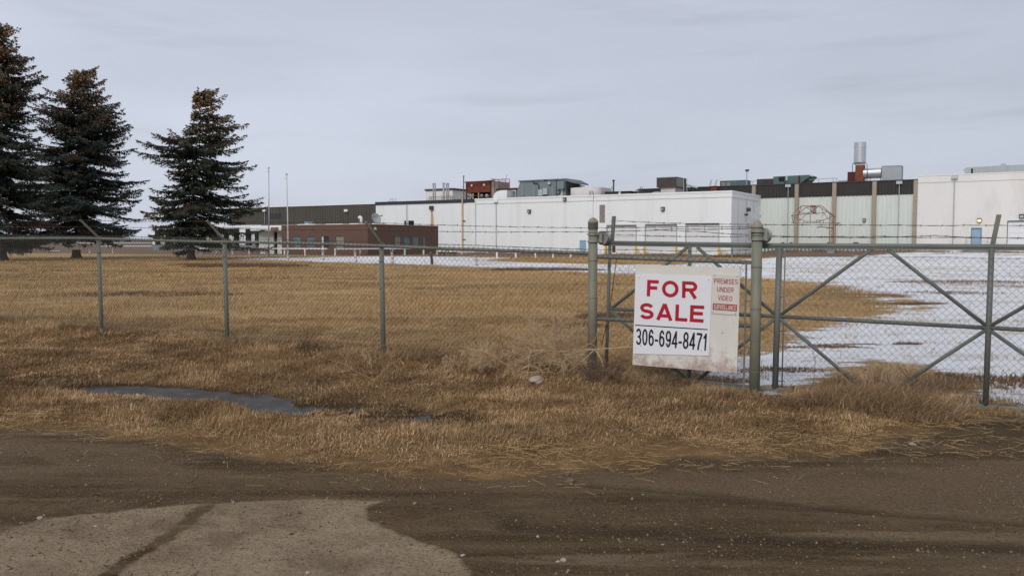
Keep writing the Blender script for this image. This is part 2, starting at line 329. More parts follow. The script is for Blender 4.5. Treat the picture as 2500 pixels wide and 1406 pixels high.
def lay(X, Y):
    d = {}
    d['dirt'] = np.clip(sdist(X, Y, DIRT), -3, 3)
    sn = sdist(X, Y, SNOW); cl = sdist(X, Y, CLUMP); sn = np.minimum(sn, -cl * 1.0)
    d['snow'] = np.clip(sn, -6, 6)
    d['dry'] = np.clip(np.minimum(sdist(X, Y, DRY), pdist(X, Y, CRACK) - .026 - .035 * vnoise(X * 7, Y * 7)), -2, 2)
    d['pale'] = np.clip(np.maximum(np.maximum(sdist(X, Y, PATCH2), sdist(X, Y, PATCH3)), sdist(X, Y, PATCH4)), -2, 2)
    d['rut'] = np.clip(np.min([pdist(X, Y, r) for r in RUTS], 0), 0, 6)
    d['wetness'] = np.clip(pdist(X, Y, DITCH) + np.where(X > -1.2, (X + 1.2) * .3, 0), 0, 2); d['fence'] = np.clip((Y - FZ - FM * X) * FU.x, -4, 8)
    d['tire'] = np.clip(np.minimum(pdist(X, Y, TIRE), pdist(X, Y, TIRE2) - .05), 0, 2)
    return d
me = npmesh('ground', np.stack([GX, GY, GH], 1), quads, 4, lay(GX, GY))
me.polygons.foreach_set('use_smooth', np.ones(len(me.polygons), bool))

def ground_mat():
    m = bpy.data.materials.new('ground_surface'); m.use_nodes = True; t = m.node_tree; L = t.links.new; b = t.nodes['Principled BSDF']
    g = t.nodes.new('ShaderNodeNewGeometry'); pos = g.outputs['Position']
    def noise(sc, det=8, ro=.6, st=(1, 1, 1), loc=(0, 0, 0)):
        mp = t.nodes.new('ShaderNodeMapping'); mp.inputs['Scale'].default_value = st; mp.inputs['Location'].default_value = loc; L(pos, mp.inputs[0])
        n = t.nodes.new('ShaderNodeTexNoise'); n.inputs['Scale'].default_value = sc; n.inputs['Detail'].default_value = det; n.inputs['Roughness'].default_value = ro; L(mp.outputs[0], n.inputs[0]); return n.outputs[0]
    def mr(v, a, b_, c=0, d=1):
        n = t.nodes.new('ShaderNodeMapRange'); n.inputs[1].default_value = a; n.inputs[2].default_value = b_; n.inputs[3].default_value = c; n.inputs[4].default_value = d; L(v, n.inputs[0]); return n.outputs[0]
    def ma(op, a, b_=None):
        n = t.nodes.new('ShaderNodeMath'); n.operation = op
        for i, q in enumerate((a, b_)):
            if q is None: continue
            if isinstance(q, (int, float)): n.inputs[i].default_value = q
            else: L(q, n.inputs[i])
        return n.outputs[0]
    def mix(f, a, b_):
        n = t.nodes.new('ShaderNodeMix'); n.data_type = 'RGBA'; L(f, n.inputs['Factor'])
        for s, q in (('A', a), ('B', b_)):
            if isinstance(q, tuple): n.inputs[s].default_value = (*q, 1)
            else: L(q, n.inputs[s])
        return n.outputs['Result']
    def att(nm):
        a = t.nodes.new('ShaderNodeAttribute'); a.attribute_name = nm; return a.outputs['Fac']
    fine = noise(45, 6, .7); mid = noise(3.5, 8, .62); big = noise(.28, 5, .55); streak = noise(1.0, 8, .65, (.35, 1.1, 1))
    sepn = t.nodes.new('ShaderNodeSeparateXYZ'); L(pos, sepn.inputs[0]); yy = sepn.outputs['Y']
    # dry grass sward
    gold = mix(mr(mid, .35, .65), (.50, .35, .18), (.37, .255, .13))
    gold = mix(mr(big, .42, .62), gold, (.32, .22, .115))
    gold = mix(mr(streak, .56, .74), gold, (.24, .165, .10))
    farb = mix(mr(streak, .4, .6), (.20, .145, .11), (.15, .115, .095))
    fd = ma('ADD', yy, ma('MULTIPLY', ma('SUBTRACT', mid, .5), 6.0)); fd = ma('ADD', fd, ma('MULTIPLY', sepn.outputs['X'], .35))
    grass = mix(mr(fd, FAR - 16, FAR - 10), gold, farb)
    fore = mix(mr(mid, .35, .65), (.26, .165, .082), (.15, .095, .05))
    fore = mix(mr(att('wetness'), .55, .3, 0, .85), fore, (.045, .032, .021))
    grass = mix(mr(att('fence'), -.3, 2.0), fore, grass)
    # dirt road
    peb = mr(noise(95, 3, .6), .58, .66); peb2 = mr(noise(50, 3, .6), .60, .67)
    wet = mix(mr(mid, .3, .7), (.082, .057, .035), (.150, .110, .071)); wet = mix(mr(noise(.9, 6, .6, (.4, 1, 1)), .42, .62), wet, (.155, .112, .072))
    wet = mix(mr(noise(1.6, 7, .65, (.16, 1.7, 1), (3, 1, 1)), .44, .60), wet, (.068, .046, .027)); wet = mix(mr(noise(2.3, 7, .65, (.2, 1.5, 1), (5, 7, 1)), .54, .66, 0, .8), wet, (.215, .165, .115))
    wet = mix(mr(fine, .50, .66, 0, .75), wet, (.17, .118, .068)); wet = mix(mr(noise(24, 5, .7), .56, .68, 0, .7), wet, (.028, .017, .009))
    pale = mix(mr(fine, .42, .62), (.19, .142, .097), (.115, .082, .053))
    dn = ma('ADD', att('pale'), ma('MULTIPLY', ma('SUBTRACT', noise(2.2, 8, .65, (.6, 1, 1)), .5), 1.5)); dirt = mix(mr(dn, -.12, .2, 0, .8), wet, pale)
    dryc = mix(mr(mid, .3, .7), (.37, .295, .215), (.27, .21, .148)); dryc = mix(mr(fine, .52, .66, 0, .8), dryc, (.12, .088, .058)); dryc = mix(mr(noise(1.4, 7, .65), .48, .62, 0, .7), dryc, (.15, .112, .075)); dryc = mix(mr(noise(28, 5, .7), .56, .66, 0, .8), dryc, (.31, .25, .18))
    d2 = ma('ADD', att('dry'), ma('MULTIPLY', ma('SUBTRACT', noise(7, 8, .7), .5), .14)); dirt = mix(mr(d2, -.012, .02), dirt, dryc)
    dirt = mix(mr(att('tire'), .07, .0, 0, .55), dirt, (.035, .024, .016))
    dirt = mix(ma('MULTIPLY', peb, .6), dirt, (.27, .205, .13)); dirt = mix(ma('MULTIPLY', peb2, .6), dirt, (.04, .027, .017))
    da = ma('ADD', att('dirt'), ma('MULTIPLY', ma('SUBTRACT', noise(3, 8, .7), .5), .55)); base = mix(mr(da, -.08, .10), grass, dirt)
    wm = t.nodes.new('ShaderNodeVectorMath'); wm.operation = 'MULTIPLY'; wm.inputs[1].default_value = (1.10, 1.06, .98); L(base, wm.inputs[0]); base = wm.outputs[0]
    # snow
    amp = mr(yy, 9, 60, 3.2, 14.0)
    sn = ma('ADD', ma('ADD', att('snow'), .12), ma('MULTIPLY', ma('SUBTRACT', noise(1.1, 9, .72, (.30, 1.25, 1)), .5), amp))
    sn = ma('ADD', sn, ma('MULTIPLY', ma('SUBTRACT', noise(6, 6, .7, (.5, 1.3, 1), (4, 3, 1)), .5), 1.0))
    rt = ma('ADD', att('rut'), ma('MULTIPLY', ma('SUBTRACT', noise(.9, 7, .7, (.4, 1, 1), (8, 1, 2)), .5), 2.4))
    sf = ma('MULTIPLY', mr(sn, -.10, .14), mr(rt, -.1, .25))
    spec = mr(noise(5, 9, .75, (.35, 1.1, 1), (2, 5, 0)), .58, .66); sf = ma('MULTIPLY', sf, ma('SUBTRACT', 1.0, ma('MULTIPLY', spec, .7)))
    fs_ = noise(.55, 9, .75, (.22, 1.5, 1), (7, 2, 0)); spec2 = ma('MULTIPLY', mr(fs_, .52, .60), mr(yy, 16, 40, .35, .95)); sf = ma('MULTIPLY', sf, ma('SUBTRACT', 1.0, spec2))
    snc = mix(mr(mid, .3, .7), (.86, .87, .89), (.77, .78, .81))
    base = mix(sf, base, snc)
    L(base, b.inputs['Base Color'])
    b.inputs['Roughness'].default_value = .9; b.inputs['Specular IOR Level'].default_value = .04
    bh = ma('ADD', ma('MULTIPLY', mid, .8), ma('MULTIPLY', fine, .45)); bh = ma('ADD', bh, ma('MULTIPLY', noise(14, 6, .7), .5)); bh = ma('ADD', bh, ma('MULTIPLY', peb, .12)); bu = t.nodes.new('ShaderNodeBump'); bu.inputs['Distance'].default_value = .06; bu.inputs['Strength'].default_value = .9
    bh = ma('ADD', bh, ma('MULTIPLY', sf, .4)); L(bh, bu.inputs['Height']); L(bu.outputs[0], b.inputs['Normal'])
    return m
go = link('ground', me, ground_mat()); tag(go, 'dry grass field, snow patches and dirt verge', 'ground', kind='structure')

# ================================================================== BUILDINGS
def wall_open(mb, u0, u1, z0, z1, v, ops, depth=.3):
    """front wall face at v with openings (ua,ub,za,zb) and their reveals"""
    us = sorted({u0, u1, *[o[0] for o in ops], *[o[1] for o in ops]}); zs = sorted({z0, z1, *[o[2] for o in ops], *[o[3] for o in ops]})
    for i in range(len(us) - 1):
        for j in range(len(zs) - 1):
            cu, cz = (us[i] + us[i + 1]) / 2, (zs[j] + zs[j + 1]) / 2
            if any(o[0] < cu < o[1] and o[2] < cz < o[3] for o in ops): continue
            mb.quad(bp(us[i], v, zs[j]), bp(us[i + 1], v, zs[j]), bp(us[i + 1], v, zs[j + 1]), bp(us[i], v, zs[j + 1]))
    for a, b, c, d in ops:
        e = v + depth
        mb.quad(bp(a, v, c), bp(a, e, c), bp(a, e, d), bp(a, v, d)); mb.quad(bp(b, e, c), bp(b, v, c), bp(b, v, d), bp(b, e, d))
        mb.quad(bp(a, v, d), bp(b, v, d), bp(b, e, d), bp(a, e, d)); mb.quad(bp(a, v, c), bp(b, v, c), bp(b, e, c), bp(a, e, c))
def ribbed(mb, u0, u1, v, z0, z1, pitch=.3, d=.05):
    n = max(1, int(round((u1 - u0) / pitch))); s = (u1 - u0) / n; pr = []
    for i in range(n):
        a = u0 + i * s; pr += [(a, v), (a + s * .55, v), (a + s * .65, v - d), (a + s * .9, v - d)]
    pr.append((u1, v))
    for (a, va), (b, vb) in zip(pr[:-1], pr[1:]):
        mb.quad(bp(a, va, z0), bp(b, vb, z0), bp(b, vb, z1), bp(a, va, z1))
def shell(mb, u0, u1, v0, v1, z0, z1, front=True, left=True, right=True, back=True):
    if front: mb.quad(bp(u0, v0, z0), bp(u1, v0, z0), bp(u1, v0, z1), bp(u0, v0, z1))
    if right: mb.quad(bp(u1, v0, z0), bp(u1, v1, z0), bp(u1, v1, z1), bp(u1, v0, z1))
    if back: mb.quad(bp(u1, v1, z0), bp(u0, v1, z0), bp(u0, v1, z1), bp(u1, v1, z1))
    if left: mb.quad(bp(u0, v1, z0), bp(u0, v0, z0), bp(u0, v0, z1), bp(u0, v1, z1))
def part(name, m, par, f, **k):
    mb = MB(); f(mb); return obj(name, mb, m, par, **k)
def wall_lamp(par, px, py, v, m=None, s=.22):
    u, z = pu(px, py, v)
    def f(mb):
        p = [bp(u - s, v - .02, z + s), bp(u + s, v - .02, z + s), bp(u + s, v - .02, z - s), bp(u - s, v - .02, z - s)]
        q = [bp(u - s * .9, v - .32, z + s * .7), bp(u + s * .9, v - .32, z + s * .7), bp(u + s * .9, v - .22, z - s), bp(u - s * .9, v - .22, z - s)]
        mb.hexa([p[3], p[2], q[2], q[3], p[0], p[1], q[1], q[0]])
    h = part('wall_lamp', M['lampdark'], par, f)
    part('lens', m or M['galv'], h, lambda mb: mb.box(u - s * .7, u + s * .7, v - .345, v - .2, z - s * .75, z + s * .35))
    return h
def downpipe(par, px, y0, y1, v, r=.06, m=None, head=True):
    u, z0 = pu(px, y0, v); _, z1 = pu(px, y1, v)
    o = part('downpipe', m or M['galv'], par, lambda mb: mb.tube(bp(u, v - .1, z1), bp(u, v - .1, z0), r, 8))
    if head: part('rain_head', M['white'] if v < 90 else M['hvacl'], o, lambda mb: mb.box(u - .3, u + .3, v - .3, v - .02, z0 - .12, z0 + .2))
    return o

# ---- main white warehouse
VA, VB = 88.0, 88.2
uL = pu(918, 560, VA)[0]; u11 = pu(1160, 560, VA)[0]; u14 = pu(1447, 560, VA)[0]; uC = pu(1785, 560, VB)[0]
zt = pu(1785, 467, VB)[1]; ztL = zt - .1
B1 = thing('warehouse', bp(-50, VB, 0), 'long white flat-roofed warehouse with three garage doors, behind the fence', 'warehouse', rz=BRZ)
ops = []
for a, b, c in ((1482, 1553, 551), (1576, 1652, 549), (1675, 1755, 547)):
    ua, z1 = pu(a, c, VB); ub, _ = pu(b, c, VB); ops.append((ua, ub, .06, z1))
def f(mb):
    wall_open(mb, u14, uC, -.3, zt, VB, ops, .35)
    shell(mb, u14, uC, VB, 99.75, -.3, zt, front=False, left=False, back=False)
    db = pu(1415, 587, VA); de = pu(1431, 587, VA)
    wall_open(mb, uL, u14, -.3, zt, VA, [(db[0], de[0], .05, db[1])], .12)
    mb.quad(bp(u14, VA, -.3), bp(u14, VB, -.3), bp(u14, VB, zt), bp(u14, VA, zt))
    shell(mb, uL, uC, VA, 116, -.3, ztL, front=False, right=False, back=True)
part('wall', M['white'], B1, f)
part('roof', M['roof'], B1, lambda mb: (mb.quad(bp(uL, VB + .3, zt - .25), bp(uC - .3, VB + .3, zt - .25), bp(uC - .3, 99.7, zt - .25), bp(uL, 99.7, zt - .25)), mb.quad(bp(uL, 99.7, zt - .25), bp(-46, 99.7, zt - .25), bp(-46, 116, zt - .25), bp(uL, 116, zt - .25))))
for o in ops:
    def f(mb, o=o):
        n = 5; h = (o[3] - o[2]) / n
        for i in range(n): mb.box(o[0] + .003, o[1] - .003, VB + .24, VB + .30, o[2] + i * h + .003, o[2] + (i + 1) * h - .02)
    d = part('garage_door', M['reveal'], B1, f)
    part('door_frame', M['found'], d, lambda mb: (mb.box(o[0] - .06, o[0] - .003, VB - .04, VB + .1, o[2], o[3] + .06), mb.box(o[1] + .003, o[1] + .06, VB - .04, VB + .1, o[2], o[3] + .06), mb.box(o[0], o[1], VB - .04, VB + .1, o[3] + .003, o[3] + .08)))
a = pu(1415, 587, VA); b = pu(1431, 587, VA)
d = part('door', M['blue'], B1, lambda mb: mb.box(a[0] + .003, b[0] - .003, VA + .05, VA + .11, .05, a[1] - .003))
part('handle', M['steel'], d, lambda mb: mb.box(b[0] - .16, b[0] - .1, VA - .02, VA + .05, 1.0, 1.12))
part('parapet', M['white'], B1, lambda mb: (mb.box(u11, u14 + .03, VA - .07, VA + .25, zt - .62, zt + .02), mb.box(u11, u14 + .07, VA - .12, VA + .28, zt - .12, zt + .07),
     mb.box(u14 + .08, uC + .07, VB - .07, VB + .25, zt - .62, zt + .02), mb.box(u14 + .1, uC + .12, VB - .12, VB + .28, zt - .12, zt + .07),
     mb.box(uC - .25, uC + .065, VB + .26, 99.75, zt - .62, zt + .02), mb.box(uC - .28, uC + .115, VB + .29, 99.75, zt - .12, zt + .07)))
part('flashing', M['flash'], B1, lambda mb: mb.box(uL - .05, u11 - .003, VA - .1, VA + .3, ztL - .28, ztL + .14))
a = pu(1464, 500, VB); b = pu(1477, 543, VB)
lv = part('louvre', M['greybox'], B1, lambda mb: [mb.box(a[0], b[0], VB - .06, VB - .01, b[1] + i * (a[1] - b[1]) / 22, b[1] + (i + .45) * (a[1] - b[1]) / 22) for i in range(22)])
part('backing', mat('louvre_backing', (.55, .46, .44)), lv, lambda mb: mb.box(a[0], b[0], VB - .012, VB + .002, b[1], a[1]))
for x, y, v in ((1293, 516, VA), (1380, 487, VA), (1619, 510, VB)): wall_lamp(B1, x, y, v)
def sidelamp():
    z = pu(1785, 510, VB)[1] + .1; vv = 94.2
    def f(mb): mb.obox(bp(uC + .2, vv, z), UH * .18, VH * .22, Vector((0, 0, .2)))
    part('wall_lamp', M['lampdark'], B1, f)
    part('camera', M['darkbox'], B1, lambda mb: mb.obox(bp(uC + .2, vv - .9, z - .6), UH * .15, VH * .1, Vector((0, 0, .12))))
sidelamp()
for i, vv in enumerate((90.6, 93.9, 97.0)):
    part('seam_strip', M['seam'], B1, lambda mb: mb.box(uC + .002, uC + .03, vv, vv + .045, 0, zt - .64))
for x in (1162, 1212): downpipe(B1, x, 492, 615, VA, r=.025 if x == 1162 else .035, m=M['seam'], head=x == 1212)
downpipe(B1, 994, 499, 555, VA, r=.045, m=M['galv'], head=False)
yp = downpipe(B1, 1130, 486, 612, VA, r=.11, m=M['ochrepipe'], head=False)
for y in (495, 540, 585): part('bracket', M['darkbox'], yp, lambda mb: mb.box(pu(1130, y, VA)[0] - .15, pu(1130, y, VA)[0] + .45, VA - .16, VA - .02, pu(1130, y, VA)[1], pu(1130, y, VA)[1] + .07))
def f(mb):
    for x in (1053, 1056.5): u, z = pu(x, 506, VA); mb.tube(bp(u, VA - .04, 0), bp(u, VA - .04, z), .04, 6)
part('downpipe', M['ochrepipe'], B1, f)
u, z = pu(1055, 503, VA); part('rain_head', M['lampdark'], B1, lambda mb: mb.box(u - .3, u + .3, VA - .3, VA - .05, z - .5, z))
def f(mb):
    u, z = pu(1055, 510, VA)
    mb.add([bp(u - .12, VA - .006, z), bp(u + .12, VA - .006, z), bp(u + .30, VA - .006, z - 2.2), bp(u + .26, VA - .006, 2.3), bp(u - .26, VA - .006, 2.3), bp(u - .30, VA - .006, z - 2.2)], [(0, 1, 2, 3, 4, 5)])
part('rust_streak', M['ruststain'], B1, f)

# ---- ribbed hall with tan columns
VC = 99.8
cpx = [1558, 1649, 1842, 1946.5, 2038, 2135.5, 2236]
cu_ = [pu(x, 480, VC)[0] for x in cpx]
ztc = pu(2236, 440, VC)[1]; zband = pu(2190, 475, VC)[1]
B2 = thing('ribbed_hall', bp(-20, VC, 0), 'tall hall of ribbed white siding with dark brown top band and tan columns', 'industrial building', rz=BRZ)
uE = cu_[-1] + .2
part('wall', M['ribwhite'], B2, lambda mb: (ribbed(mb, uC - .3, uE, VC, .3, zband, .42, .045), shell(mb, cu_[0], uE, VC + .02, 140, .0, ztc - .05, front=False)))
part('dark_band', M['darkrib'], B2, lambda mb: ribbed(mb, cu_[0], uE, VC - .06, zband - .02, ztc, .32, .06))
part('foundation', M['found'], B2, lambda mb: mb.box(uC + .2, uE, VC - .01, VC + .3, -.2, .75))
part('roof', M['roof'], B2, lambda mb: mb.box(cu_[0], uE, VC + .02, 140, ztc - .3, ztc - .08))
part('coping', M['flash'], B2, lambda mb: mb.box(cu_[0] - .05, uE + .2, VC - .16, VC + .2, ztc + .003, ztc + .1))
for i, u in enumerate(cu_ + [cu_[1] + (cu_[2] - cu_[1]) / 2]):
    part('column', M['column'], B2, lambda mb: mb.box(u - .21, u + .21, VC - .42, VC - .005, -.2, ztc - .02))
for x in (1925, 2196): downpipe(B2, x, 455 if x == 1925 else 447, 612, VC - .1, r=.05)
wall_lamp(B2, 2110, 537, VC - .05, s=.16)
for x in (1912, 1932, 2024, 2087, 2093): part('wall_socket', M['lampdark'], B2, lambda mb: mb.box(pu(x, 593, VC)[0] - .15, pu(x, 593, VC)[0] + .15, VC - .2, VC - .05, pu(x, 593, VC)[1] - .06, pu(x, 593, VC)[1] + .06))

# ---- right cream hall
B3 = thing('white_hall', bp(10, VC, 0), 'plain pale cream hall at the right with blue door, garage door and lit lamp', 'industrial building', rz=BRZ)
ztr = pu(2242, 430, VC - .5)[1]; VR = VC - .5; uR0 = cu_[-1] + .22; uR1 = uR0 + 34
da = pu(2373, 558, VR); db = pu(2395, 558, VR); ga = pu(2461, 541, VR); gb = pu(2542, 541, VR)
zfl = 1.0
gops = [(da[0], db[0], zfl - .15, da[1]), (ga[0], gb[0], zfl - .4, ga[1])]
part('wall', M['cream'], B3, lambda mb: (wall_open(mb, uR0, uR1, -.2, ztr, VR, gops, .22), shell(mb, uR0, uR1, VR, 140, -.2, ztr, front=False)))
part('roof', M['roof'], B3, lambda mb: mb.box(uR0 + .2, uR1 - .2, VR + .2, 139, ztr - .4, ztr - .2))
part('parapet', M['cream'], B3, lambda mb: (mb.box(uR0, uR1, VR - .07, VR + .2, ztr - .75, ztr + .02), mb.box(uR0 - .05, uR1, VR - .11, VR + .22, ztr - .06, ztr + .06)))
d = part('door', M['blue'], B3, lambda mb: mb.box(da[0] + .003, db[0] - .003, VR + .1, VR + .17, zfl - .15, da[1] - .003))
part('handle', M['steel'], d, lambda mb: mb.box(db[0] - .2, db[0] - .12, VR + .04, VR + .1, zfl + .8, zfl + .95))
part('door_frame', M['hvac'], d, lambda mb: (mb.box(da[0] - .08, da[0] - .003, VR - .03, VR + .08, zfl - .15, da[1] + .08), mb.box(db[0] + .003, db[0] + .08, VR - .03, VR + .08, zfl - .15, da[1] + .08), mb.box(da[0], db[0], VR - .03, VR + .08, da[1] + .003, da[1] + .08)))
g = gops[1]
d = part('garage_door', M['reveal'], B3, lambda mb: [mb.box(g[0] + .003, g[1] - .003, VR + .14, VR + .2, g[2] + i * (g[3] - g[2]) / 5, g[2] + (i + .97) * (g[3] - g[2]) / 5) for i in range(5)])
part('door_frame', M['flash'], d, lambda mb: (mb.box(g[0] - .06, g[0] - .003, VR - .03, VR + .1, g[2], g[3] + .06), mb.box(g[0], g[1], VR - .03, VR + .1, g[3] + .003, g[3] + .08)))
wall_lamp(B3, 2391, 538, VR, m=M['lit'], s=.2); wall_lamp(B3, 2494, 528, VR, s=.22)
downpipe(B3, 2331, 434, 612, VR - .07, r=.05)
S = thing('landing_steps', bp(da[0], VR - 1, .4), 'concrete landing with grey pipe railings below the blue door of the cream hall', 'steps', rz=BRZ)
part('landing', M['found'], S, lambda mb: (mb.box(da[0] - .5, db[0] + .7, VR - 1.3, VR - .05, .2, zfl - .17), mb.box(db[0] + .703, db[0] + 1.1, VR - 1.3, VR - .05, .2, zfl - .35), mb.box(db[0] + 1.103, db[0] + 1.5, VR - 1.3, VR - .05, .2, zfl - .55)))
def f(mb):
    z0 = zfl - .17; a, b = da[0] - .45, db[0] + .65
    for u in (a, a + .75, b): mb.tube(bp(u, VR - 1.25, z0), bp(u, VR - 1.25, z0 + 1.05), .03, 6)
    for h in (.35, .7, 1.05): mb.tube(bp(a, VR - 1.25, z0 + h), bp(b, VR - 1.25, z0 + h), .025, 6); mb.tube(bp(a, VR - 1.25, z0 + h), bp(a, VR - .06, z0 + h), .025, 6); mb.tube(bp(b, VR - 1.25, z0 + h), bp(b + .95, VR - 1.25, z0 + h - .55), .025, 6)
    mb.tube(bp(b + .95, VR - 1.25, zfl - .7), bp(b + .95, VR - 1.25, z0 + .5), .03, 6)
part('railing', M['galv'], S, f)

# ---- dark-topped hall at the left
B4 = thing('dark_hall', bp(-90, 88.6, 0), 'low long hall with dark brown upper siding and white dock bays, left of the warehouse', 'industrial building', rz=BRZ)
VD = 88.6; u0 = pu(372, 590, VD)[0]; zd = pu(640, 507, VD)[1]; zd2 = pu(650, 549, VD)[1]
docks = [(386, 418), (443, 475), (498, 530), (553, 584), (607, 636)]
dz = pu(400, 603, VD)[1]; dt = pu(400, 572, VD)[1]
part('wall', M['white'], B4, lambda mb: shell(mb, u0, uL - .02, VD, 130, 1.0, zd2 + .1))
part('foundation', M['found'], B4, lambda mb: mb.box(u0 + .02, uL - .02, VD + .02, 100, -.3, .999))
us_ = pu(560, 520, VD)[0]
part('upper_siding', M['leftrib'], B4, lambda mb: (ribbed(mb, us_, uL - .03, VD - .12, zd2, zd, .5, .07), shell(mb, us_, uL - .03, VD - .1, 128, zd2, zd, front=False)))
part('roof', M['roof'], B4, lambda mb: (mb.box(us_ + .1, uL - .1, VD, 127, zd - .2, zd - .05), mb.box(u0 + .05, us_, VD + .05, 129, zd2 - .1, zd2 + .06)))
part('fascia', M['snowcap'], B4, lambda mb: (mb.box(us_, uL - .04, VD - .25, VD + .1, zd + .003, zd + .14), mb.box(u0, pu(640, 549, VD)[0], VD - .12, VD + .1, zd2 - .35, zd2 + .08)))
for k, (a, b) in enumerate(docks):
    ua = pu(a, 590, VD)[0]; ub = pu(b, 590, VD)[0]
    ds = part('dock_shelter', M['black'], B4, lambda mb: (mb.box(ua, ua + .8, VD - .6, VD - .02, .9, 3.5), mb.box(ub - .6, ub, VD - .6, VD - .02, .9, 3.5), mb.box(ua + .803, ub - .603, VD - .6, VD - .02, 3.0, 3.5)))
    part('dock_door', mat('pale_yellow_door', (.55, .53, .33)) if k in (0, 2) else M['reveal'], ds, lambda mb: mb.box(ua + .81, ub - .61, VD - .15, VD - .02, 1.15, 2.99))
    part('dock_ledge', M['hvac'], ds, lambda mb: mb.box(ua + .3, ub - .2, VD - .8, VD - .03, .55, .89))
for x in (647, 847): downpipe(B4, x, 515, 548, VD - .2, r=.05, m=M['rustpipe'] if x == 847 else M['galv'])
part('vent_panel', M['flash'], B4, lambda mb: mb.box(pu(655, 530, VD)[0], pu(686, 530, VD)[0], VD - .22, VD - .2, pu(655, 533, VD)[1], pu(655, 521, VD)[1]))

# ---- brown brick office
B5 = thing('brick_office', bp(-61.6, 69, 0), 'low brown brick office with narrow pale windows in front of the warehouse', 'office building', rz=BRZ)
VO = 69.0; uo1 = pu(898, 590, VO)[0]; uo0 = pu(688, 590, VO)[0]; zo = pu(890, 549, VO)[1]; VO2 = 82.0
def brickmat():
    m = bpy.data.materials.new('brown_brick'); m.use_nodes = True; t = m.node_tree; L = t.links.new; b = t.nodes['Principled BSDF']
    tc = t.nodes.new('ShaderNodeTexCoord'); s = t.nodes.new('ShaderNodeSeparateXYZ'); L(tc.outputs['Object'], s.inputs[0]); ad = t.nodes.new('ShaderNodeMath'); L(s.outputs[0], ad.inputs[0]); L(s.outputs[1], ad.inputs[1])
    c = t.nodes.new('ShaderNodeCombineXYZ'); L(ad.outputs[0], c.inputs[0]); L(s.outputs[2], c.inputs[1])
    k = t.nodes.new('ShaderNodeTexBrick'); L(c.outputs[0], k.inputs[0]); k.inputs['Scale'].default_value = 1; k.inputs['Brick Width'].default_value = .3; k.inputs['Row Height'].default_value = .1; k.inputs['Mortar Size'].default_value = .008
    k.inputs['Color1'].default_value = (.155, .088, .062, 1); k.inputs['Color2'].default_value = (.125, .072, .052, 1); k.inputs['Mortar'].default_value = (.10, .065, .052, 1); L(k.outputs[0], b.inputs[0]); b.inputs['Roughness'].default_value = .9
    return m
brick = brickmat()
wz0, wz1 = pu(800, 608, VO)[1], pu(800, 577, VO)[1]
wins = [(pu(a, 590, VO)[0], pu(b, 590, VO)[0], wz0, wz1) for a, b in ((716, 733), (750, 767), (784, 803), (820, 839))]
def sidev(px):   # v where the right face (u = uo1) is hit
    d = ray(px, 588); t = uo1 / d.dot(UH); return d.dot(VH) * t
swins = [(sidev(a), sidev(b)) for a, b in ((964, 978), (986, 1000), (1008, 1021))] + [(sidev(1034), sidev(1038))]
def f(mb):
    wall_open(mb, uo0, uo1, -.3, zo, VO, wins, .14)
    cuts = sorted([VO, VO2] + [q for s in swins for q in s])
    for a, b in zip(cuts[:-1], cuts[1:]):
        if any(s[0] - 1e-6 <= a and b <= s[1] + 1e-6 for s in swins):
            for z0, z1 in ((-.3, wz0), (wz1, zo)): mb.quad(bp(uo1, a, z0), bp(uo1, b, z0), bp(uo1, b, z1), bp(uo1, a, z1))
            for q in (a, b): mb.quad(bp(uo1, q, wz0), bp(uo1 - .14, q, wz0), bp(uo1 - .14, q, wz1), bp(uo1, q, wz1))
            mb.quad(bp(uo1, a, wz1), bp(uo1, b, wz1), bp(uo1 - .14, b, wz1), bp(uo1 - .14, a, wz1))
        else: mb.quad(bp(uo1, a, -.3), bp(uo1, b, -.3), bp(uo1, b, zo), bp(uo1, a, zo))
    shell(mb, uo0, uo1, VO, VO2, -.3, zo, front=False, right=False)
part('wall', brick, B5, f)
part('roof', M['roof'], B5, lambda mb: mb.quad(bp(uo0, VO, zo - .15), bp(uo1, VO, zo - .15), bp(uo1, VO2, zo - .15), bp(uo0, VO2, zo - .15)))
part('roof_edge', mat('pinkish_roof_trim', (.30, .21, .17)), B5, lambda mb: (mb.box(uo0 - .05, uo1 + .05, VO - .05, VO + .15, zo + .003, zo + .09), mb.box(uo1 - .15, uo1 + .05, VO + .153, VO2, zo + .003, zo + .09)))
gl = [M['blue'], M['blue'], M['flash'], mat('tan_blind', (.30, .28, .22))]
gm = [mat('teal_glass', (.11, .20, .23), rough=.25), mat('teal_glass_dull', (.10, .18, .21), rough=.3), mat('dark_glass', (.03, .04, .05), rough=.2), mat('tan_blind_panel', (.26, .25, .20))]
for i, o in enumerate(wins):
    wf = part('window', M['seam'], B5, lambda mb: (mb.box(o[0] + .003, o[0] + .06, VO + .06, VO + .13, o[2], o[3]), mb.box(o[1] - .06, o[1] - .003, VO + .06, VO + .13, o[2], o[3]), mb.box(o[0] + .06, o[1] - .06, VO + .06, VO + .13, o[2], o[2] + .08)))
    part('pane', gm[i], wf, lambda mb: mb.box(o[0] + .063, o[1] - .063, VO + .1, VO + .125, o[2] + .083, o[3] - .003))
    if i == 2: part('curtain', M['reveal'], wf, lambda mb: mb.box(o[0] + .07, o[0] + .28, VO + .085, VO + .098, o[2] + .083, o[3] - .01))
for i, (a, b) in enumerate(swins):
    wf = part('window', M['seam'], B5, lambda mb: (mb.box(uo1 - .13, uo1 - .06, a + .003, a + .07, wz0, wz1), mb.box(uo1 - .13, uo1 - .06, b - .07, b - .003, wz0, wz1), mb.box(uo1 - .13, uo1 - .06, a + .07, b - .07, wz0, wz0 + .08)))
    part('pane', [gm[3], gm[1], gm[0], M['seam']][i], wf, lambda mb: mb.box(uo1 - .12, uo1 - .09, a + .075, b - .075, wz0, wz1 - .003))
vv = sidev(915)
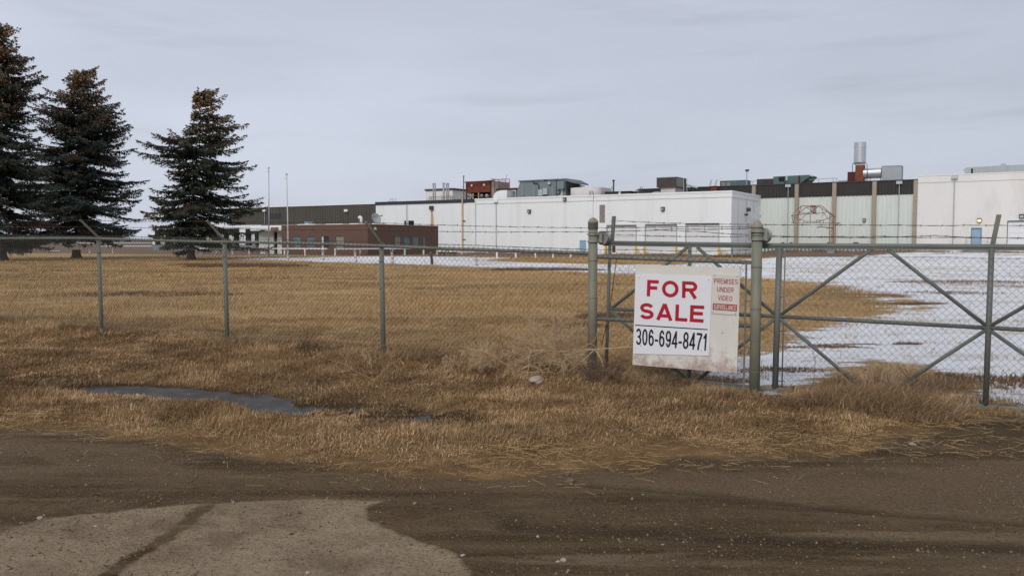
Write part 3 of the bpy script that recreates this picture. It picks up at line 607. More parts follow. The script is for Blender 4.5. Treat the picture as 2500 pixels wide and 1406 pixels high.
part('wall_lamp', M['hvacl'], B5, lambda mb: mb.lathe(bp(uo1, vv, zo - .45), UH, [(0, .16), (.12, .2), (.22, .12)], 10))
# entrance block at the left of the office
B6 = thing('entrance_porch', bp(-76, 71, 0), 'small white entrance porch with dark doorway at the left end of the brick office', 'porch', rz=BRZ)
VE = 70.2; ue0 = pu(632, 590, VE)[0]; ue1 = uo0 - .05
doo = (pu(668, 590, VE)[0], pu(677, 590, VE)[0], .0, pu(668, 566, VE)[1])
part('wall', M['ribwhite'], B6, lambda mb: (wall_open(mb, ue0, ue1, -.3, zo - .55, VE, [doo], .3), shell(mb, ue0, ue1, VE, 80, -.3, zo - .55, front=False)))
part('canopy', M['whitepaint'], B6, lambda mb: mb.box(ue0 - .1, ue1, VE - 1.2, VE + 4, zo - .55 + .003, zo - .1))
part('doorway', M['black'], B6, lambda mb: mb.box(doo[0] + .003, doo[1] - .003, VE + .2, VE + .28, doo[2], doo[3] - .003))
a, b = pu(662, 556, VE - 1.2)[0], pu(680, 556, VE - 1.2)[0]
part('nameplate', mat('rusty_nameplate', (.20, .10, .06), var=.2, scale=3, col2=(.40, .34, .28), amt2=(.52, .6), scale2=5), B6, lambda mb: mb.box(a, b, VE - 1.27, VE - 1.205, zo - .54, zo - .14))
part('snow_cover', M['snowcap'], B6, lambda mb: mb.box(ue0, ue1 - .1, VE - 1.1, VE + 3.9, zo - .098, zo - .02))

# ================================================================== ROOFTOP EQUIPMENT
def rt(name, x, y, v, label, cat, group=None):
    u, z = pu(x, y, v); o = thing(name, bp(u, v, z), label, cat, group, rz=BRZ); return o
def pb(mb, x0, y0, x1, y1, v, depth, dz=0):   # box whose front face covers the given patch at plane v
    a = pu(x0, y0, v); b = pu(x1, y1, v); mb.box(min(a[0], b[0]), max(a[0], b[0]), v, v + depth, min(a[1], b[1]) + dz, max(a[1], b[1]))
def ptube(mb, pts, v, r, n=6):
    mb.path([bp(pu(x, y, v)[0], v, pu(x, y, v)[1]) for x, y in pts], r, n)
zr = zt - .25
def toz(x, v): return bp(pu(x, 480, v)[0], v, zr)

T = rt('roof_penthouse', 1080, 488, 97, 'cream penthouse with dark roof edge on the warehouse roof, left of the rusty tank', 'penthouse')
def f(mb):
    a = pu(1040, 470, 97); b = pu(1105, 463, 97); mb.box(a[0], b[0], 97, 103, zr, pu(1075, 465, 97)[1])
part('wall', M['cream'], T, f)
part('roof_edge', M['brownbox'], T, lambda mb: mb.box(pu(1040, 470, 97)[0] - .15, pu(1105, 463, 97)[0] + .15, 96.85, 103.1, pu(1075, 465, 97)[1] + .003, pu(1075, 465, 97)[1] + .25))
ex = 0
for x, y0, r in ((1058, 448, .1), (1062.5, 448, .085), (1083, 447, .14), (1090.5, 448, .11), (1095, 448, .085)):
    lab = ['leftmost steel exhaust pipe of the cluster before the cream penthouse', 'thin steel exhaust pipe beside the leftmost one, before the cream penthouse', 'shiny wide steel exhaust pipe with a capped top, middle of the cluster', 'steel exhaust pipe just right of the shiny wide one', 'thin steel exhaust pipe at the right of the cluster before the penthouse'][ex]; ex += 1
    T = rt('exhaust_pipe', x, 488, 92.5, lab, 'exhaust pipe', 'steel exhaust pipes on the warehouse roof')
    part('pipe', M['galv'] if ex != 3 else M['steel'], T, lambda mb: mb.tube(toz(x, 92.5), bp(pu(x, y0, 92.5)[0], 92.5, pu(x, y0, 92.5)[1]), r, 10))
    part('collar', M['galv'], T, lambda mb: mb.tube(bp(pu(x, y0, 92.5)[0], 92.5, pu(x, y0 + 3, 92.5)[1]), bp(pu(x, y0, 92.5)[0], 92.5, pu(x, y0 - .6, 92.5)[1]), r * 1.2, 10))
T = rt('roof_railing', 1075, 488, 91.5, 'rusty pipe railing round the steel exhaust pipes on the roof', 'railing')
part('rail', M['rustpipe'], T, lambda mb: (ptube(mb, [(1049, 481), (1104, 479)], 91.5, .035), ptube(mb, [(1049, 485), (1104, 483)], 91.5, .03)))
for x in (1049, 1053, 1079, 1100, 1104): part('post', M['rustpipe'], T, lambda mb: mb.tube(toz(x, 91.5), bp(pu(x, 480, 91.5)[0], 91.5, pu(x, 480, 91.5)[1]), .035, 6))

V1 = 93
T = rt('rusty_tank', 1165, 487, V1, 'big rusty red-brown tank box above machinery on the warehouse roof', 'tank')
def f(mb):
    a = pu(1137, 446, V1); b = pu(1197, 469, V1); mb.box(a[0], b[0], V1, V1 + 3.5, b[1], pu(1165, 444.5, V1)[1])
part('body', M['rust'], T, f)
part('rim', M['rustred'], T, lambda mb: mb.box(pu(1137, 446, V1)[0] - .08, pu(1197, 469, V1)[0] + .08, V1 - .08, V1 + 3.6, pu(1165, 444.5, V1)[1] + .003, pu(1165, 444.5, V1)[1] + .12))
for x, y in ((1152, 453), (1182, 451.5)): part('gauge', M['whitepaint'], T, lambda mb: mb.lathe(bp(pu(x, y, V1)[0], V1, pu(x, y, V1)[1]), -VH, [(0, .14), (.08, .14), (.1, .06)], 12))
part('end_panel', M['greybox'], T, lambda mb: mb.box(pu(1198, 446, V1)[0], pu(1213, 446, V1)[0], V1 + .2, V1 + 3.2, pu(1200, 482, V1)[1], pu(1200, 444, V1)[1]))
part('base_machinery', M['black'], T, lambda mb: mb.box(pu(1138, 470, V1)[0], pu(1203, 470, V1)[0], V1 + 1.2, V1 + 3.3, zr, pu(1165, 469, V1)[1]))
for x in (1138, 1168, 1197): part('leg', M['ochrepipe'] if x == 1168 else M['rustred'], T, lambda mb: pb(mb, x - .8, 469, x + .8, 488, V1, .15))
for k, x in enumerate((1144, 1150, 1176, 1189)):
    u, z = pu(x, 478, V1 + .4); part('pump', M['hvacl'] if k % 2 else M['galv'], T, lambda mb: mb.lathe(bp(u, V1 + .2, z), VH, [(0, .12), (.1, .24), (.5, .24), (.6, .1)], 10))
part('valve_stem', mat('pale_green_paint', (.5, .6, .42)), T, lambda mb: ptube(mb, [(1155, 486), (1155, 473)], V1 - .2, .08))
part('brace', M['greybox'], T, lambda mb: ptube(mb, [(1145, 488), (1154, 480)], V1 - .3, .05))
part('gas_line', M['rustpipe'], T, lambda mb: (ptube(mb, [(1132, 487), (1132, 446), (1197, 441), (1218, 438)], V1 - .5, .05), ptube(mb, [(1199, 437), (1233, 441)], V1 - .5, .05), ptube(mb, [(1206, 441), (1208, 470)], V1 - .4, .08), ptube(mb, [(1214, 443), (1219, 441), (1219, 460)], V1 - .4, .04), ptube(mb, [(1134, 478), (1203, 478)], V1 - .4, .03)))
T = rt('vent_pipe', 1132, 488, 92, 'tall thin vent pipe at the left end of the rusty tank', 'vent pipe')
part('pipe', M['rustpipe'], T, lambda mb: mb.tube(toz(1132, 92.2), bp(pu(1132, 431, 92.2)[0], 92.2, pu(1132, 431, 92.2)[1]), .07, 8)); part('cap', M['lampdark'], T, lambda mb: mb.tube(bp(pu(1132, 431, 92.2)[0], 92.2, pu(1132, 431, 92.2)[1]), bp(pu(1132, 429.5, 92.2)[0], 92.2, pu(1132, 429.5, 92.2)[1]), .12, 8))
T = rt('roof_ladder', 1240, 488, 94, 'rusty caged ladder with thin mast, between the rusty tank and grey cabin', 'ladder')
def f(mb):
    for x in (1234, 1238, 1244): ptube(mb, [(x, 470), (x, 438 if x != 1238 else 440)], 94, .045 if x != 1238 else .025)
    ptube(mb, [(1224, 441), (1224, 437), (1244, 437.5)], 94, .04); ptube(mb, [(1233, 452), (1244, 452)], 94, .05); ptube(mb, [(1233, 446), (1244, 446)], 94, .03)
part('frame', M['rustpipe'], T, f)
part('mast', M['galv'], T, lambda mb: (ptube(mb, [(1236, 437), (1236, 427)], 94, .035), ptube(mb, [(1236, 427), (1241, 428.5)], 94, .02)))
T = rt('roof_platform', 1235, 488, 92.5, 'dark red steel beam platform on legs beside the white curved hood', 'platform')
part('beam', M['rustred'], T, lambda mb: mb.box(pu(1213, 461, 92.5)[0], pu(1263, 461, 92.5)[0], 92.3, 92.8, pu(1235, 465, 92.5)[1], pu(1235, 460, 92.5)[1]))
for x in (1237.5, 1246, 1260.5): part('leg', M['darkbox'], T, lambda mb: pb(mb, x - .7, 464, x + .7, 485, 92.4, .14))
T = rt('curved_hood', 1220, 488, 91, 'white intake hood with a rounded left shoulder on the roof edge', 'vent hood')
def f(mb):
    v = 91; pts = [pu(1237.5, 486, v), pu(1237.5, 464.5, v), pu(1222, 465, v), pu(1214, 467.5, v), pu(1208, 472, v), pu(1204, 479, v), pu(1202.5, 487, v)]
    mb.prism([bp(u, v, z if i not in (0, 6) else zr) for i, (u, z) in enumerate(pts)], VH * 2.2)
part('hood', M['white'], T, f); part('flange', M['galv'], T, lambda mb: mb.box(pu(1202, 487, 91)[0], pu(1238, 487, 91)[0], 90.9, 93.3, zr - .05, zr + .12))

V2 = 92
T = rt('air_handler_cabin', 1330, 488, V2, 'large blue-grey air handling cabin with three doors and a fan on the roof', 'air handler')
def f(mb):
    P = lambda x, y: pu(x, y, V2)
    pts = [(P(1262, 480)[0], zr), (P(1262, 468)[0], P(1262, 466)[1]), (P(1268, 455)[0], P(1268, 450)[1]), (P(1269, 446)[0], P(1269, 445)[1]), (P(1381, 440)[0], P(1381, 439.5)[1]), (P(1381, 440)[0], zr)]
    mb.prism([bp(a, V2, b) for a, b in pts], VH * 4)
part('body', M['hvac'], T, f)
def f(mb):
    a = pu(1268, 444, V2); b = pu(1384, 439.5, V2); z = b[1]
    mb.box(a[0] - .1, b[0], V2 - .12, V2 + 4.1, z + .003, z + .18)
    c = pu(1404, 446, V2)
    mb.prism([bp(b[0] - .2, V2 - .1, z + .18), bp(b[0] + .0, V2 - .1, z + .18), bp(b[0] + 1.1, V2 - .1, z - .35), bp(b[0] + 1.1, V2 - .1, z - .5), bp(b[0] - .2, V2 - .1, z - .1)], VH * 4)
part('roof_edge', mat('hood_blue_grey', (.13, .17, .18)), T, f)
part('intake_hood', M['lampdark'], T, lambda mb: [mb.hexa([bp(b0 + .02, V2 + .1, z0), bp(b0 + .95, V2 + .1, z0 - .28), bp(b0 + .95, V2 + 3.6, z0 - .28), bp(b0 + .02, V2 + 3.6, z0), bp(b0 + .02, V2 + .1, z0 + .06), bp(b0 + .95, V2 + .1, z0 - .22), bp(b0 + .95, V2 + 3.6, z0 - .22), bp(b0 + .02, V2 + 3.6, z0 + .06)]) for b0 in (pu(1381, 440, V2)[0],) for z0 in [pu(1381, y, V2)[1] for y in (447, 451, 455, 459)]])
for k, (x0, x1) in enumerate(((1275, 1285), (1303, 1313), (1348, 1358))):
    d = part('door', mat('door_blue_grey', (.17, .21, .22)), T, lambda mb: pb(mb, x0 + .7, 454, x1 - .7, 479, V2 - .04, .03))
    part('door_frame', M['hvacl'], d, lambda mb: (pb(mb, x0, 452.5, x0 + .6, 480, V2 - .06, .05), pb(mb, x1 - .6, 452.5, x1, 480, V2 - .06, .05)))
for x0, y0, x1, y1 in ((1314, 463, 1324, 478), (1325, 460, 1335.5, 475), (1337, 444, 1343, 450)): part('junction_box', M['hvacl'], T, lambda mb: pb(mb, x0, y0, x1, y1, V2 - .35, .3))
part('control_cabinet', M['hvac'], T, lambda mb: pb(mb, 1359.5, 443, 1376, 461, V2 - .5, .48))
part('pipework', M['lampdark'], T, lambda mb: (ptube(mb, [(1300, 441.5), (1302, 447), (1313, 448), (1315, 452), (1315, 463)], V2 - .15, .07), ptube(mb, [(1358.5, 437), (1358.5, 478)], V2 - .2, .06), ptube(mb, [(1329, 441), (1329, 439.5), (1334, 439.5), (1334, 441)], V2 - .15, .05)))
uf, zf = pu(1365, 470, V2)
fan = part('fan', M['black'], T, lambda mb: mb.lathe(bp(uf, V2 - .12, zf), -VH, [(0, .30), (.06, .32), (.1, .3), (.06, .26), (.02, .26)], 20))
part('fan_blade', M['greybox'], fan, lambda mb: [mb.obox(bp(uf + math.cos(a) * .13, V2 - .24, zf + math.sin(a) * .13), (UH * math.cos(a) + Vector((0, 0, math.sin(a)))) * .12, (UH * -math.sin(a) + Vector((0, 0, math.cos(a)))) * .03, VH * .01) for a in [i * math.pi / 4 for i in range(8)]])
part('fan_housing', M['hvacl'], T, lambda mb: pb(mb, 1358.8, 462, 1374, 478, V2 - .11, .1))

T = rt('white_roof_cover', 1420, 480, 90.5, 'low white drum-shaped roof cover right of the blue-grey air handling cabin', 'roof cover')
def f(mb):
    v = 90.5; a = pu(1383, 478, v)[0]; b = pu(1458, 478, v)[0]; zt_ = pu(1420, 457.5, v)[1]; n = 14; P = []
    for i in range(n + 1):
        t = math.pi * i / n; P.append(((a + b) / 2 - math.cos(t) * (b - a) / 2, v + 1.6 - math.sin(t) ** .7 * 1.6))
    P += [(b, v + 4), (a, v + 4)]
    mb.prism([bp(p[0], p[1], zr) for p in P], (0, 0, zt_ - zr))
part('cover', M['cream'], T, f)
part('roof_handle', M['darkbox'], T, lambda mb: ptube(mb, [(1441, 475), (1438, 467), (1446, 468), (1449, 475)], 90.4, .035))
T = rt('vent_pipe', 1498, 480, 91, 'black capped vent pipe standing on the dark low roof hatch', 'vent pipe')
part('pipe', M['lampdark'], T, lambda mb: mb.tube(toz(1498, 91.5), bp(pu(1498, 442, 91.5)[0], 91.5, pu(1498, 442, 91.5)[1]), .09, 8)); part('cap', M['lampdark'], T, lambda mb: mb.lathe(bp(pu(1498, 443, 91.5)[0], 91.5, pu(1498, 443, 91.5)[1]), (0, 0, 1), [(0, .1), (.06, .18), (.14, .18), (.2, .05)], 10))
part('side_pipe', M['lampdark'], T, lambda mb: ptube(mb, [(1494, 475), (1494, 456)], 91.4, .035))
T = rt('roof_hatch', 1508, 480, 91.5, 'low dark roof hatch with a small white post, behind the parapet', 'roof hatch')
part('curb', M['darkbox'], T, lambda mb: (mb.box(pu(1477, 472, 91.6)[0], pu(1538, 472, 91.6)[0], 91.6, 94, zr, pu(1500, 469, 91.6)[1]),)); part('lid', M['flash'], T, lambda mb: mb.box(pu(1475, 472, 91.6)[0], pu(1541, 472, 91.6)[0], 91.5, 94.1, pu(1500, 469, 91.6)[1] + .003, pu(1500, 467.8, 91.6)[1]))
part('white_post', M['whitepaint'], T, lambda mb: pb(mb, 1510.5, 468.5, 1514, 477, 91.2, .2))

V3 = 96
T = rt('cooling_unit', 1635, 465, V3, 'weathered dark brown cooling unit on a pale base above the warehouse roof', 'cooling unit')
def f(mb): a = pu(1603, 450, V3); b = pu(1650.5, 456.5, V3); mb.box(a[0], b[0], V3, V3 + 3.6, b[1], pu(1625, 434, V3)[1])
part('cabinet', M['brownbox'], T, f)
def f(mb): a = pu(1650.5, 450, V3); mb.quad(bp(a[0] + .02, V3 + .05, pu(1650, 456.5, V3)[1] + .05), bp(a[0] + .02, V3 + 2.4, pu(1650, 456.5, V3)[1] + .05), bp(a[0] + .02, V3 + 2.4, pu(1625, 434, V3)[1] - .05), bp(a[0] + .02, V3 + .05, pu(1625, 434, V3)[1] - .05))
part('side_panel', M['greybox'], T, f)
part('rim', M['galv'], T, lambda mb: mb.box(pu(1603, 450, V3)[0] - .05, pu(1650.5, 450, V3)[0] + .05, V3 - .05, V3 + 3.65, pu(1625, 434, V3)[1] + .003, pu(1625, 434, V3)[1] + .07))
part('base', M['cream'], T, lambda mb: mb.box(pu(1611, 460, V3)[0], pu(1646, 460, V3)[0], V3 + .3, V3 + 3.2, zr, pu(1625, 456.8, V3)[1]))
part('frame', M['hvacl'], T, lambda mb: (ptube(mb, [(1669, 470), (1669, 436), (1677, 436.5), (1677, 470)], V3, .04), ptube(mb, [(1678, 451), (1703, 458)], V3, .1), ptube(mb, [(1678, 454), (1703, 460)], V3, .04), ptube(mb, [(1683, 453), (1683, 461)], V3, .03)))
part('exhaust_duct', M['lampdark'], T, lambda mb: ptube(mb, [(1671, 472), (1671, 456), (1673, 452.5), (1677, 452)], V3 + .2, .2, 8))
T = rt('small_roof_frame', 1565, 464, 97, 'small reddish pipe frame at the left end of the brown roof band', 'frame')
part('pipe_frame', M['rustpipe'], T, lambda mb: ptube(mb, [(1563, 470), (1563, 456.5), (1568, 456.5), (1568, 470)], 97, .035)); part('crossbar', M['rustpipe'], T, lambda mb: ptube(mb, [(1563, 460), (1568, 460)], 97, .02))
T = rt('roof_dome', 1603, 470, 92, 'low dull grey domed skylight just showing over the parapet', 'skylight')
part('dome', M['galv'], T, lambda mb: mb.lathe(bp(pu(1605, 470, 93)[0], 93, zr), (0, 0, 1), [(0, 1.25), (.35, 1.2), (.55, .9), (.72, .45), (.78, .05)], 20)); part('ring', M['flash'], T, lambda mb: mb.lathe(bp(pu(1605, 470, 93)[0], 93, zr - .02), (0, 0, 1), [(0, 1.35), (.12, 1.35), (.14, 1.26)], 20))

VT = 103; zrc = ztc - .08
def tz(x, v): return bp(pu(x, 455, v)[0], v, zrc)
for k, (x0, x1) in enumerate(((1731, 1737), (1744, 1750))):
    T = rt('roof_ladder', x0, 458, VT, ['pale leaning ladder on the brown roof edge, further from the green cabinet', 'pale leaning ladder on the brown roof edge, nearer the green cabinet'][k], 'ladder')
    part('rail', M['galv'], T, lambda mb: (ptube(mb, [(x0 - 1, 459), (x1 - 1, 439)], VT, .03), ptube(mb, [(x0 + 2, 459), (x1 + 1.5, 439)], VT, .03)))
    part('rung', M['galv'], T, lambda mb: [ptube(mb, [(x0 - 1 + 5 * t, 459 - 20 * t), (x0 + 2 + 5 * t, 459 - 20 * t)], VT, .02) for t in (.15, .3, .45, .6, .75, .9)])
T = rt('rust_stain_box', 1743, 462, VC - .7, 'dark red steel box hanging on the brown roof band below the ladders', 'steel box')
part('box_body', M['rust'], T, lambda mb: pb(mb, 1735, 455.5, 1750, 467, VC - .75, .6)); part('lip', M['rustred'], T, lambda mb: pb(mb, 1734.5, 454.5, 1750.5, 455.5, VC - .8, .7))
T = rt('green_roof_unit', 1790, 458, VT, 'dull green rooftop cabinet with two pale grilles beside the lamp pole', 'air handler')
def f(mb): a = pu(1757.5, 455, VT); b = pu(1821.5, 455, VT); mb.box(a[0], b[0], VT, VT + 2.2, zrc, pu(1790, 441.5, VT)[1])
part('cabinet', M['green'], T, f)
for x0, x1 in ((1762, 1771), (1774, 1783)): part('grille', M['greybox'], T, lambda mb: [pb(mb, x0, 446 + i * 1.6, x1, 447 + i * 1.6, VT - .05, .04) for i in range(7)])
part('lid_rim', M['hvacl'], T, lambda mb: mb.box(pu(1757.5, 455, VT)[0] - .05, pu(1821.5, 455, VT)[0] + .05, VT - .05, VT + 2.25, pu(1790, 441.5, VT)[1] + .003, pu(1790, 441.5, VT)[1] + .06))
T = rt('lamp_pole', 1823, 455, 101, 'slim roof lamp pole with a square floodlight above the green cabinet', 'lamp pole')
part('pole', M['galv'], T, lambda mb: mb.tube(tz(1823.3, 101), bp(pu(1823.3, 417, 101)[0], 101, pu(1823.3, 417, 101)[1]), .06, 8)); part('floodlight', M['lampdark'], T, lambda mb: pb(mb, 1819.5, 414, 1827, 418.5, 100.85, .35)); part('base_plate', M['galv'], T, lambda mb: mb.obox(tz(1823.3, 101) + Vector((0, 0, .05)), UH * .25, VH * .25, (0, 0, .05)))
T = rt('hooded_roof_unit', 1935, 453, 101.5, 'long dull green rooftop unit with a slanted hood, dark box at its left', 'air handler')
V4 = 101.5
def f(mb):
    P = lambda x, y: (pu(x, y, V4)[0], pu(x, y, V4)[1])
    pts = [P(1888, 453), P(1888, 431.5), P(1978, 427), P(1986, 430), P(1963, 449.5)]; z0 = zrc
    mb.prism([bp(pts[0][0], V4, z0)] + [bp(a, V4, b) for a, b in pts[1:4]] + [bp(pts[4][0], V4, z0)], VH * 2.4)
part('cabinet', M['green'], T, f)
def f(mb):
    a = pu(1984, 431.5, V4); b = pu(1961, 450, V4); mb.prism([bp(a[0], V4 - .06, a[1]), bp(b[0], V4 - .06, zrc), bp(b[0] - .75, V4 - .06, zrc), bp(a[0] - .55, V4 - .06, a[1] - .15)], VH * .05)
part('intake_slot', M['black'], T, f)
part('hood_lip', M['hvacl'], T, lambda mb: ptube(mb, [(1975, 427.5), (1985.5, 431)], V4 - .08, .1))
part('access_panel', M['black'], T, lambda mb: pb(mb, 1901.5, 432.5, 1915, 443, V4 - .05, .04)); part('meter_box', M['hvacl'], T, lambda mb: pb(mb, 1918.5, 430.5, 1922.5, 441, V4 - .15, .13)); part('red_stripe', M['rustred'], T, lambda mb: pb(mb, 1949, 429.5, 1953, 450, V4 - .06, .05))
part('dark_box', M['darkbox'], T, lambda mb: mb.box(pu(1847, 440, V4)[0], pu(1887.3, 440, V4)[0], V4 + .1, V4 + 2, zrc, pu(1865, 437, V4)[1]))
part('lower_duct', M['green'], T, lambda mb: pb(mb, 1900, 444, 1914, 452, V4 - .5, .44))
T = rt('roof_railing', 2010, 452, VC, 'thin steel pipe railing on the brown roof edge right of the hooded unit', 'railing')
part('rail', M['galv'], T, lambda mb: (ptube(mb, [(1975, 439), (2043, 435)], VC + 1, .03), ptube(mb, [(1972, 447.5), (2043, 444)], VC + 1, .03), ptube(mb, [(1830, 443), (1847, 442.5)], VC + 1, .03), ptube(mb, [(1832, 452), (1847, 451)], VC + 1, .03)))
for x, y in ((1999, 438), (2034, 435.5), (2043, 435), (1832, 443), (1838, 443)): part('post', M['galv'], T, lambda mb: mb.tube(tz(x, VC + 1), bp(pu(x, y, VC + 1)[0], VC + 1, pu(x, y, VC + 1)[1]), .035, 6))

V5 = 102
def at5(x, y, v=V5): a = pu(x, y, v); return bp(a[0], v, a[1])
T = rt('exhaust_stack', 2100, 445, V5, 'tall wide steel exhaust stack on a rusty base, highest thing on the roof', 'exhaust stack')
part('stack', M['steel'], T, lambda mb: mb.lathe(at5(2099, 398, V5 + .6), (0, 0, 1), [(0, .64), (.02, .66), (1.75, .66), (1.76, .69), (1.82, .69), (1.83, .66), (2.34, .66), (2.34, .6), (1.9, .58)], 24), smooth=False)
part('transition', M['hvacl'], T, lambda mb: mb.lathe(at5(2098, 402.5, V5 + .6), (0, 0, 1), [(0, .50), (.10, .62), (.2, .64)], 24))
def f(mb): a = pu(2088, 402, V5); b = pu(2108, 443, V5); mb.box(a[0], b[0], V5 + .1, V5 + 1.1, zrc, pu(2098, 404, V5)[1])
part('rusty_base', mat('orange_rust', (.19, .065, .035), rough=.85, var=.25, scale=2), T, f)
part('band', M['galv'], T, lambda mb: mb.box(pu(2087.5, 402, V5)[0], pu(2108.5, 402, V5)[0], V5 + .05, V5 + 1.15, pu(2098, 403.8, V5)[1], pu(2098, 401, V5)[1]))
part('guy_frame', M['darkbox'], T, lambda mb: (ptube(mb, [(2081, 446), (2081, 401), (2086, 397), (2112, 397), (2117, 402), (2117, 444)], V5 - .1, .035),))
T = rt('red_roof_box', 2078, 445, V5, 'dark red steel box at the left foot of the exhaust stack', 'steel box')
part('box_body', M['rustred'], T, lambda mb: mb.box(pu(2068, 430, V5)[0], pu(2087, 430, V5)[0], V5 + .3, V5 + 1.6, zrc, pu(2078, 420.5, V5)[1])); part('rim', M['rust'], T, lambda mb: mb.box(pu(2067.6, 430, V5)[0], pu(2087, 430, V5)[0], V5 + .25, V5 + 1.65, pu(2078, 420.5, V5)[1] + .003, pu(2078, 419.5, V5)[1]))
T = rt('roof_duct', 2130, 443, V5, 'fat horizontal spiral steel duct between the stack and the grey box', 'duct')
p0, p1 = at5(2109, 424.5, V5 + .6), at5(2152, 422.5, V5 + .6); rd = (pu(2130, 411, V5)[1] - pu(2130, 436, V5)[1]) / 2
def f(mb):
    n = 22; L_ = (p1 - p0).length; pr = []
    for i in range(n): pr += [(L_ * i / n, rd), (L_ * (i + .8) / n, rd), (L_ * (i + .82) / n, rd * 1.025), (L_ * (i + .98) / n, rd * 1.025)]
    mb.lathe(p0, p1 - p0, pr, 20)
part('tube', M['steel'], T, f)
for x in (2114, 2124, 2149): part('leg', M['darkbox'], T, lambda mb: pb(mb, x - .5, 434, x + .5, 447, V5 + .3, .1))
T = rt('grey_roof_box', 2177, 440, V5, 'square pale grey plenum box at the right end of the steel duct', 'plenum box')
part('box_body', mat('pale_grey_plenum', (.34, .37, .39), rough=.55, var=.08, scale=1), T, lambda mb: mb.box(pu(2153, 420, V5)[0], pu(2201, 420, V5)[0], V5 - .1, V5 + 1.6, zrc, pu(2177, 405, V5)[1]))
part('edge_trim', M['galv'], T, lambda mb: (ptube(mb, [(2153, 440), (2153, 406), (2201.5, 404.5), (2201.5, 438)], V5 - .12, .035),))
T = rt('conduit_box', 2058, 445, V5, 'low grey conduit box on the roof edge left of the red steel box', 'conduit box')
part('box_body', M['galv'], T, lambda mb: pb(mb, 2047, 441.5, 2067, 447, V5 - 1, .5)); part('lid', M['hvacl'], T, lambda mb: pb(mb, 2046.5, 440.8, 2067.5, 441.4, V5 - 1.03, .55))
T = rt('long_roof_duct', 2430, 425, 104, 'long pale grey duct run on top of the cream hall', 'duct')
V6 = 104
def f(mb):
    P = lambda x, y: pu(x, y, V6)
    z1 = P(2430, 404)[1]; zb = ztr - .2; a = P(2352, 410)[0]; b = P(2443, 410)[0]; c = P(2700, 410)[0]
    mb.prism([bp(a + .5, V6, zb), bp(a, V6, z1 - .35), bp(a + .3, V6, z1 - .1), bp(b, V6, z1 - .05), bp(b, V6, zb)], VH * 1.4); mb.box(b + .003, b + .5, V6 - .05, V6 + 1.5, zb, z1 + .15); mb.box(b + .503, c, V6, V6 + 1.4, zb, z1 - .05)
part('duct_body', M['hvacl'], T, f)
part('seam_ring', M['galv'], T, lambda mb: [mb.box(pu(x, 410, V6)[0], pu(x, 410, V6)[0] + .06, V6 - .03, V6 + .02, ztr - .2, pu(2430, 404)[1] - .12 if False else pu(2430, 405, V6)[1] - .05) for x in (2380, 2392, 2410, 2425, 2460, 2478)])
part('support', M['black'], T, lambda mb: pb(mb, 2371, 412, 2375, 428, V6 - .04, .03))

# ---- office and left-hall rooftop things
T = rt('satellite_dish', 921, 549, 78, 'white satellite dish with its arm on the brick office roof', 'satellite dish')
c = at(918, 534, 97); ax = Vector((.78, -.50, .35)).normalized()
part('dish', M['hvacl'], T, lambda mb: mb.lathe(c - ax * .15, ax, [(0, .02), (.03, .35), (.1, .55), (.2, .72), (.23, .72), (.13, .55), (.06, .3), (.045, .02)], 24))
def f(mb):
    p = c + ax * .9; mb.tube(p, p + ax * .12, .07, 8)
    for a in (0, 2.1, 4.2):
        o1 = ax.orthogonal().normalized(); o2 = ax.cross(o1); mb.tube(c + (o1 * math.cos(a) + o2 * math.sin(a)) * .68 + ax * .05, p, .02, 5)
part('feed_arm', M['darkbox'], T, f)
part('mast', M['darkbox'], T, lambda mb: mb.tube(c - ax * .15, Vector((c.x, c.y, zo - .15)) - ax * .1, .06, 8))
T = rt('roof_vent', 880, 548, 74, 'white gooseneck vent on the brick office roof left of the dish', 'vent')
def f(mb): v = 74; mb.path([bp(pu(x, 540, v)[0], v, z) for x, z in ((882, zo - .15), (882, pu(880, 534, v)[1]), (881, pu(880, 530.5, v)[1]), (878.5, pu(880, 530, v)[1]), (876.5, pu(880, 532.5, v)[1]))], .17, 10)
part('neck', M['whitepaint'], T, f); part('curb', M['brownbox'], T, lambda mb: pb(mb, 877, 545, 908, 549, 73.8, 1.2))
T = rt('roof_vent', 748, 549, 72, 'squat pale blue-grey vent box on the brick office roof', 'vent')
part('vent_box', M['hvacl'], T, lambda mb: pb(mb, 743.5, 543, 753, 549.5, 71.5, .6)); part('lid', M['blue'], T, lambda mb: pb(mb, 743, 541.8, 753.5, 543, 71.4, .8))
T = rt('air_conditioner', 994, 550, 80, 'dark-sided air conditioner on the right part of the brick office roof', 'air conditioner')
part('cabinet', M['hvacl'], T, lambda mb: pb(mb, 991.5, 538.5, 997, 552, 79.9, .9)); part('louvre', M['black'], T, lambda mb: (pb(mb, 987, 539, 991, 552, 80, .8), pb(mb, 997.3, 539, 1001, 552, 80, .8)))
T = rt('roof_snow', 780, 549, VO + 1, 'thin snow lying along the brick office roof', 'snow')
T['kind'] = 'stuff'
part('snow_strip', M['snowcap'], T, lambda mb: (pb(mb, 725, 547.6, 769, 549.3, VO + 1.5, 2), pb(mb, 795, 546.8, 836, 548.3, VO + 1.5, 2), pb(mb, 852, 545.5, 875, 548, VO + 1.5, 2), pb(mb, 908, 545, 914, 548, VO + 2.5, 2)))
T = rt('roof_ladder', 958, 497, 90, 'small steel ladder rails over the dark roof edge at the warehouse left end', 'ladder')
part('rail', M['galv'], T, lambda mb: (ptube(mb, [(947, 494), (955, 485), (967, 485), (967, 494)], 90, .03), ptube(mb, [(953, 489), (967, 489)], 90, .02), ptube(mb, [(958, 485), (958, 494)], 90, .02)))
part('foot', M['galv'], T, lambda mb: pb(mb, 947, 492, 967, 494, 90.05, .1))

# ================================================================== YARD
def base_at(px, py): p = gnd(px, py); return Vector((p.x, p.y, hz(p.x, p.y)))
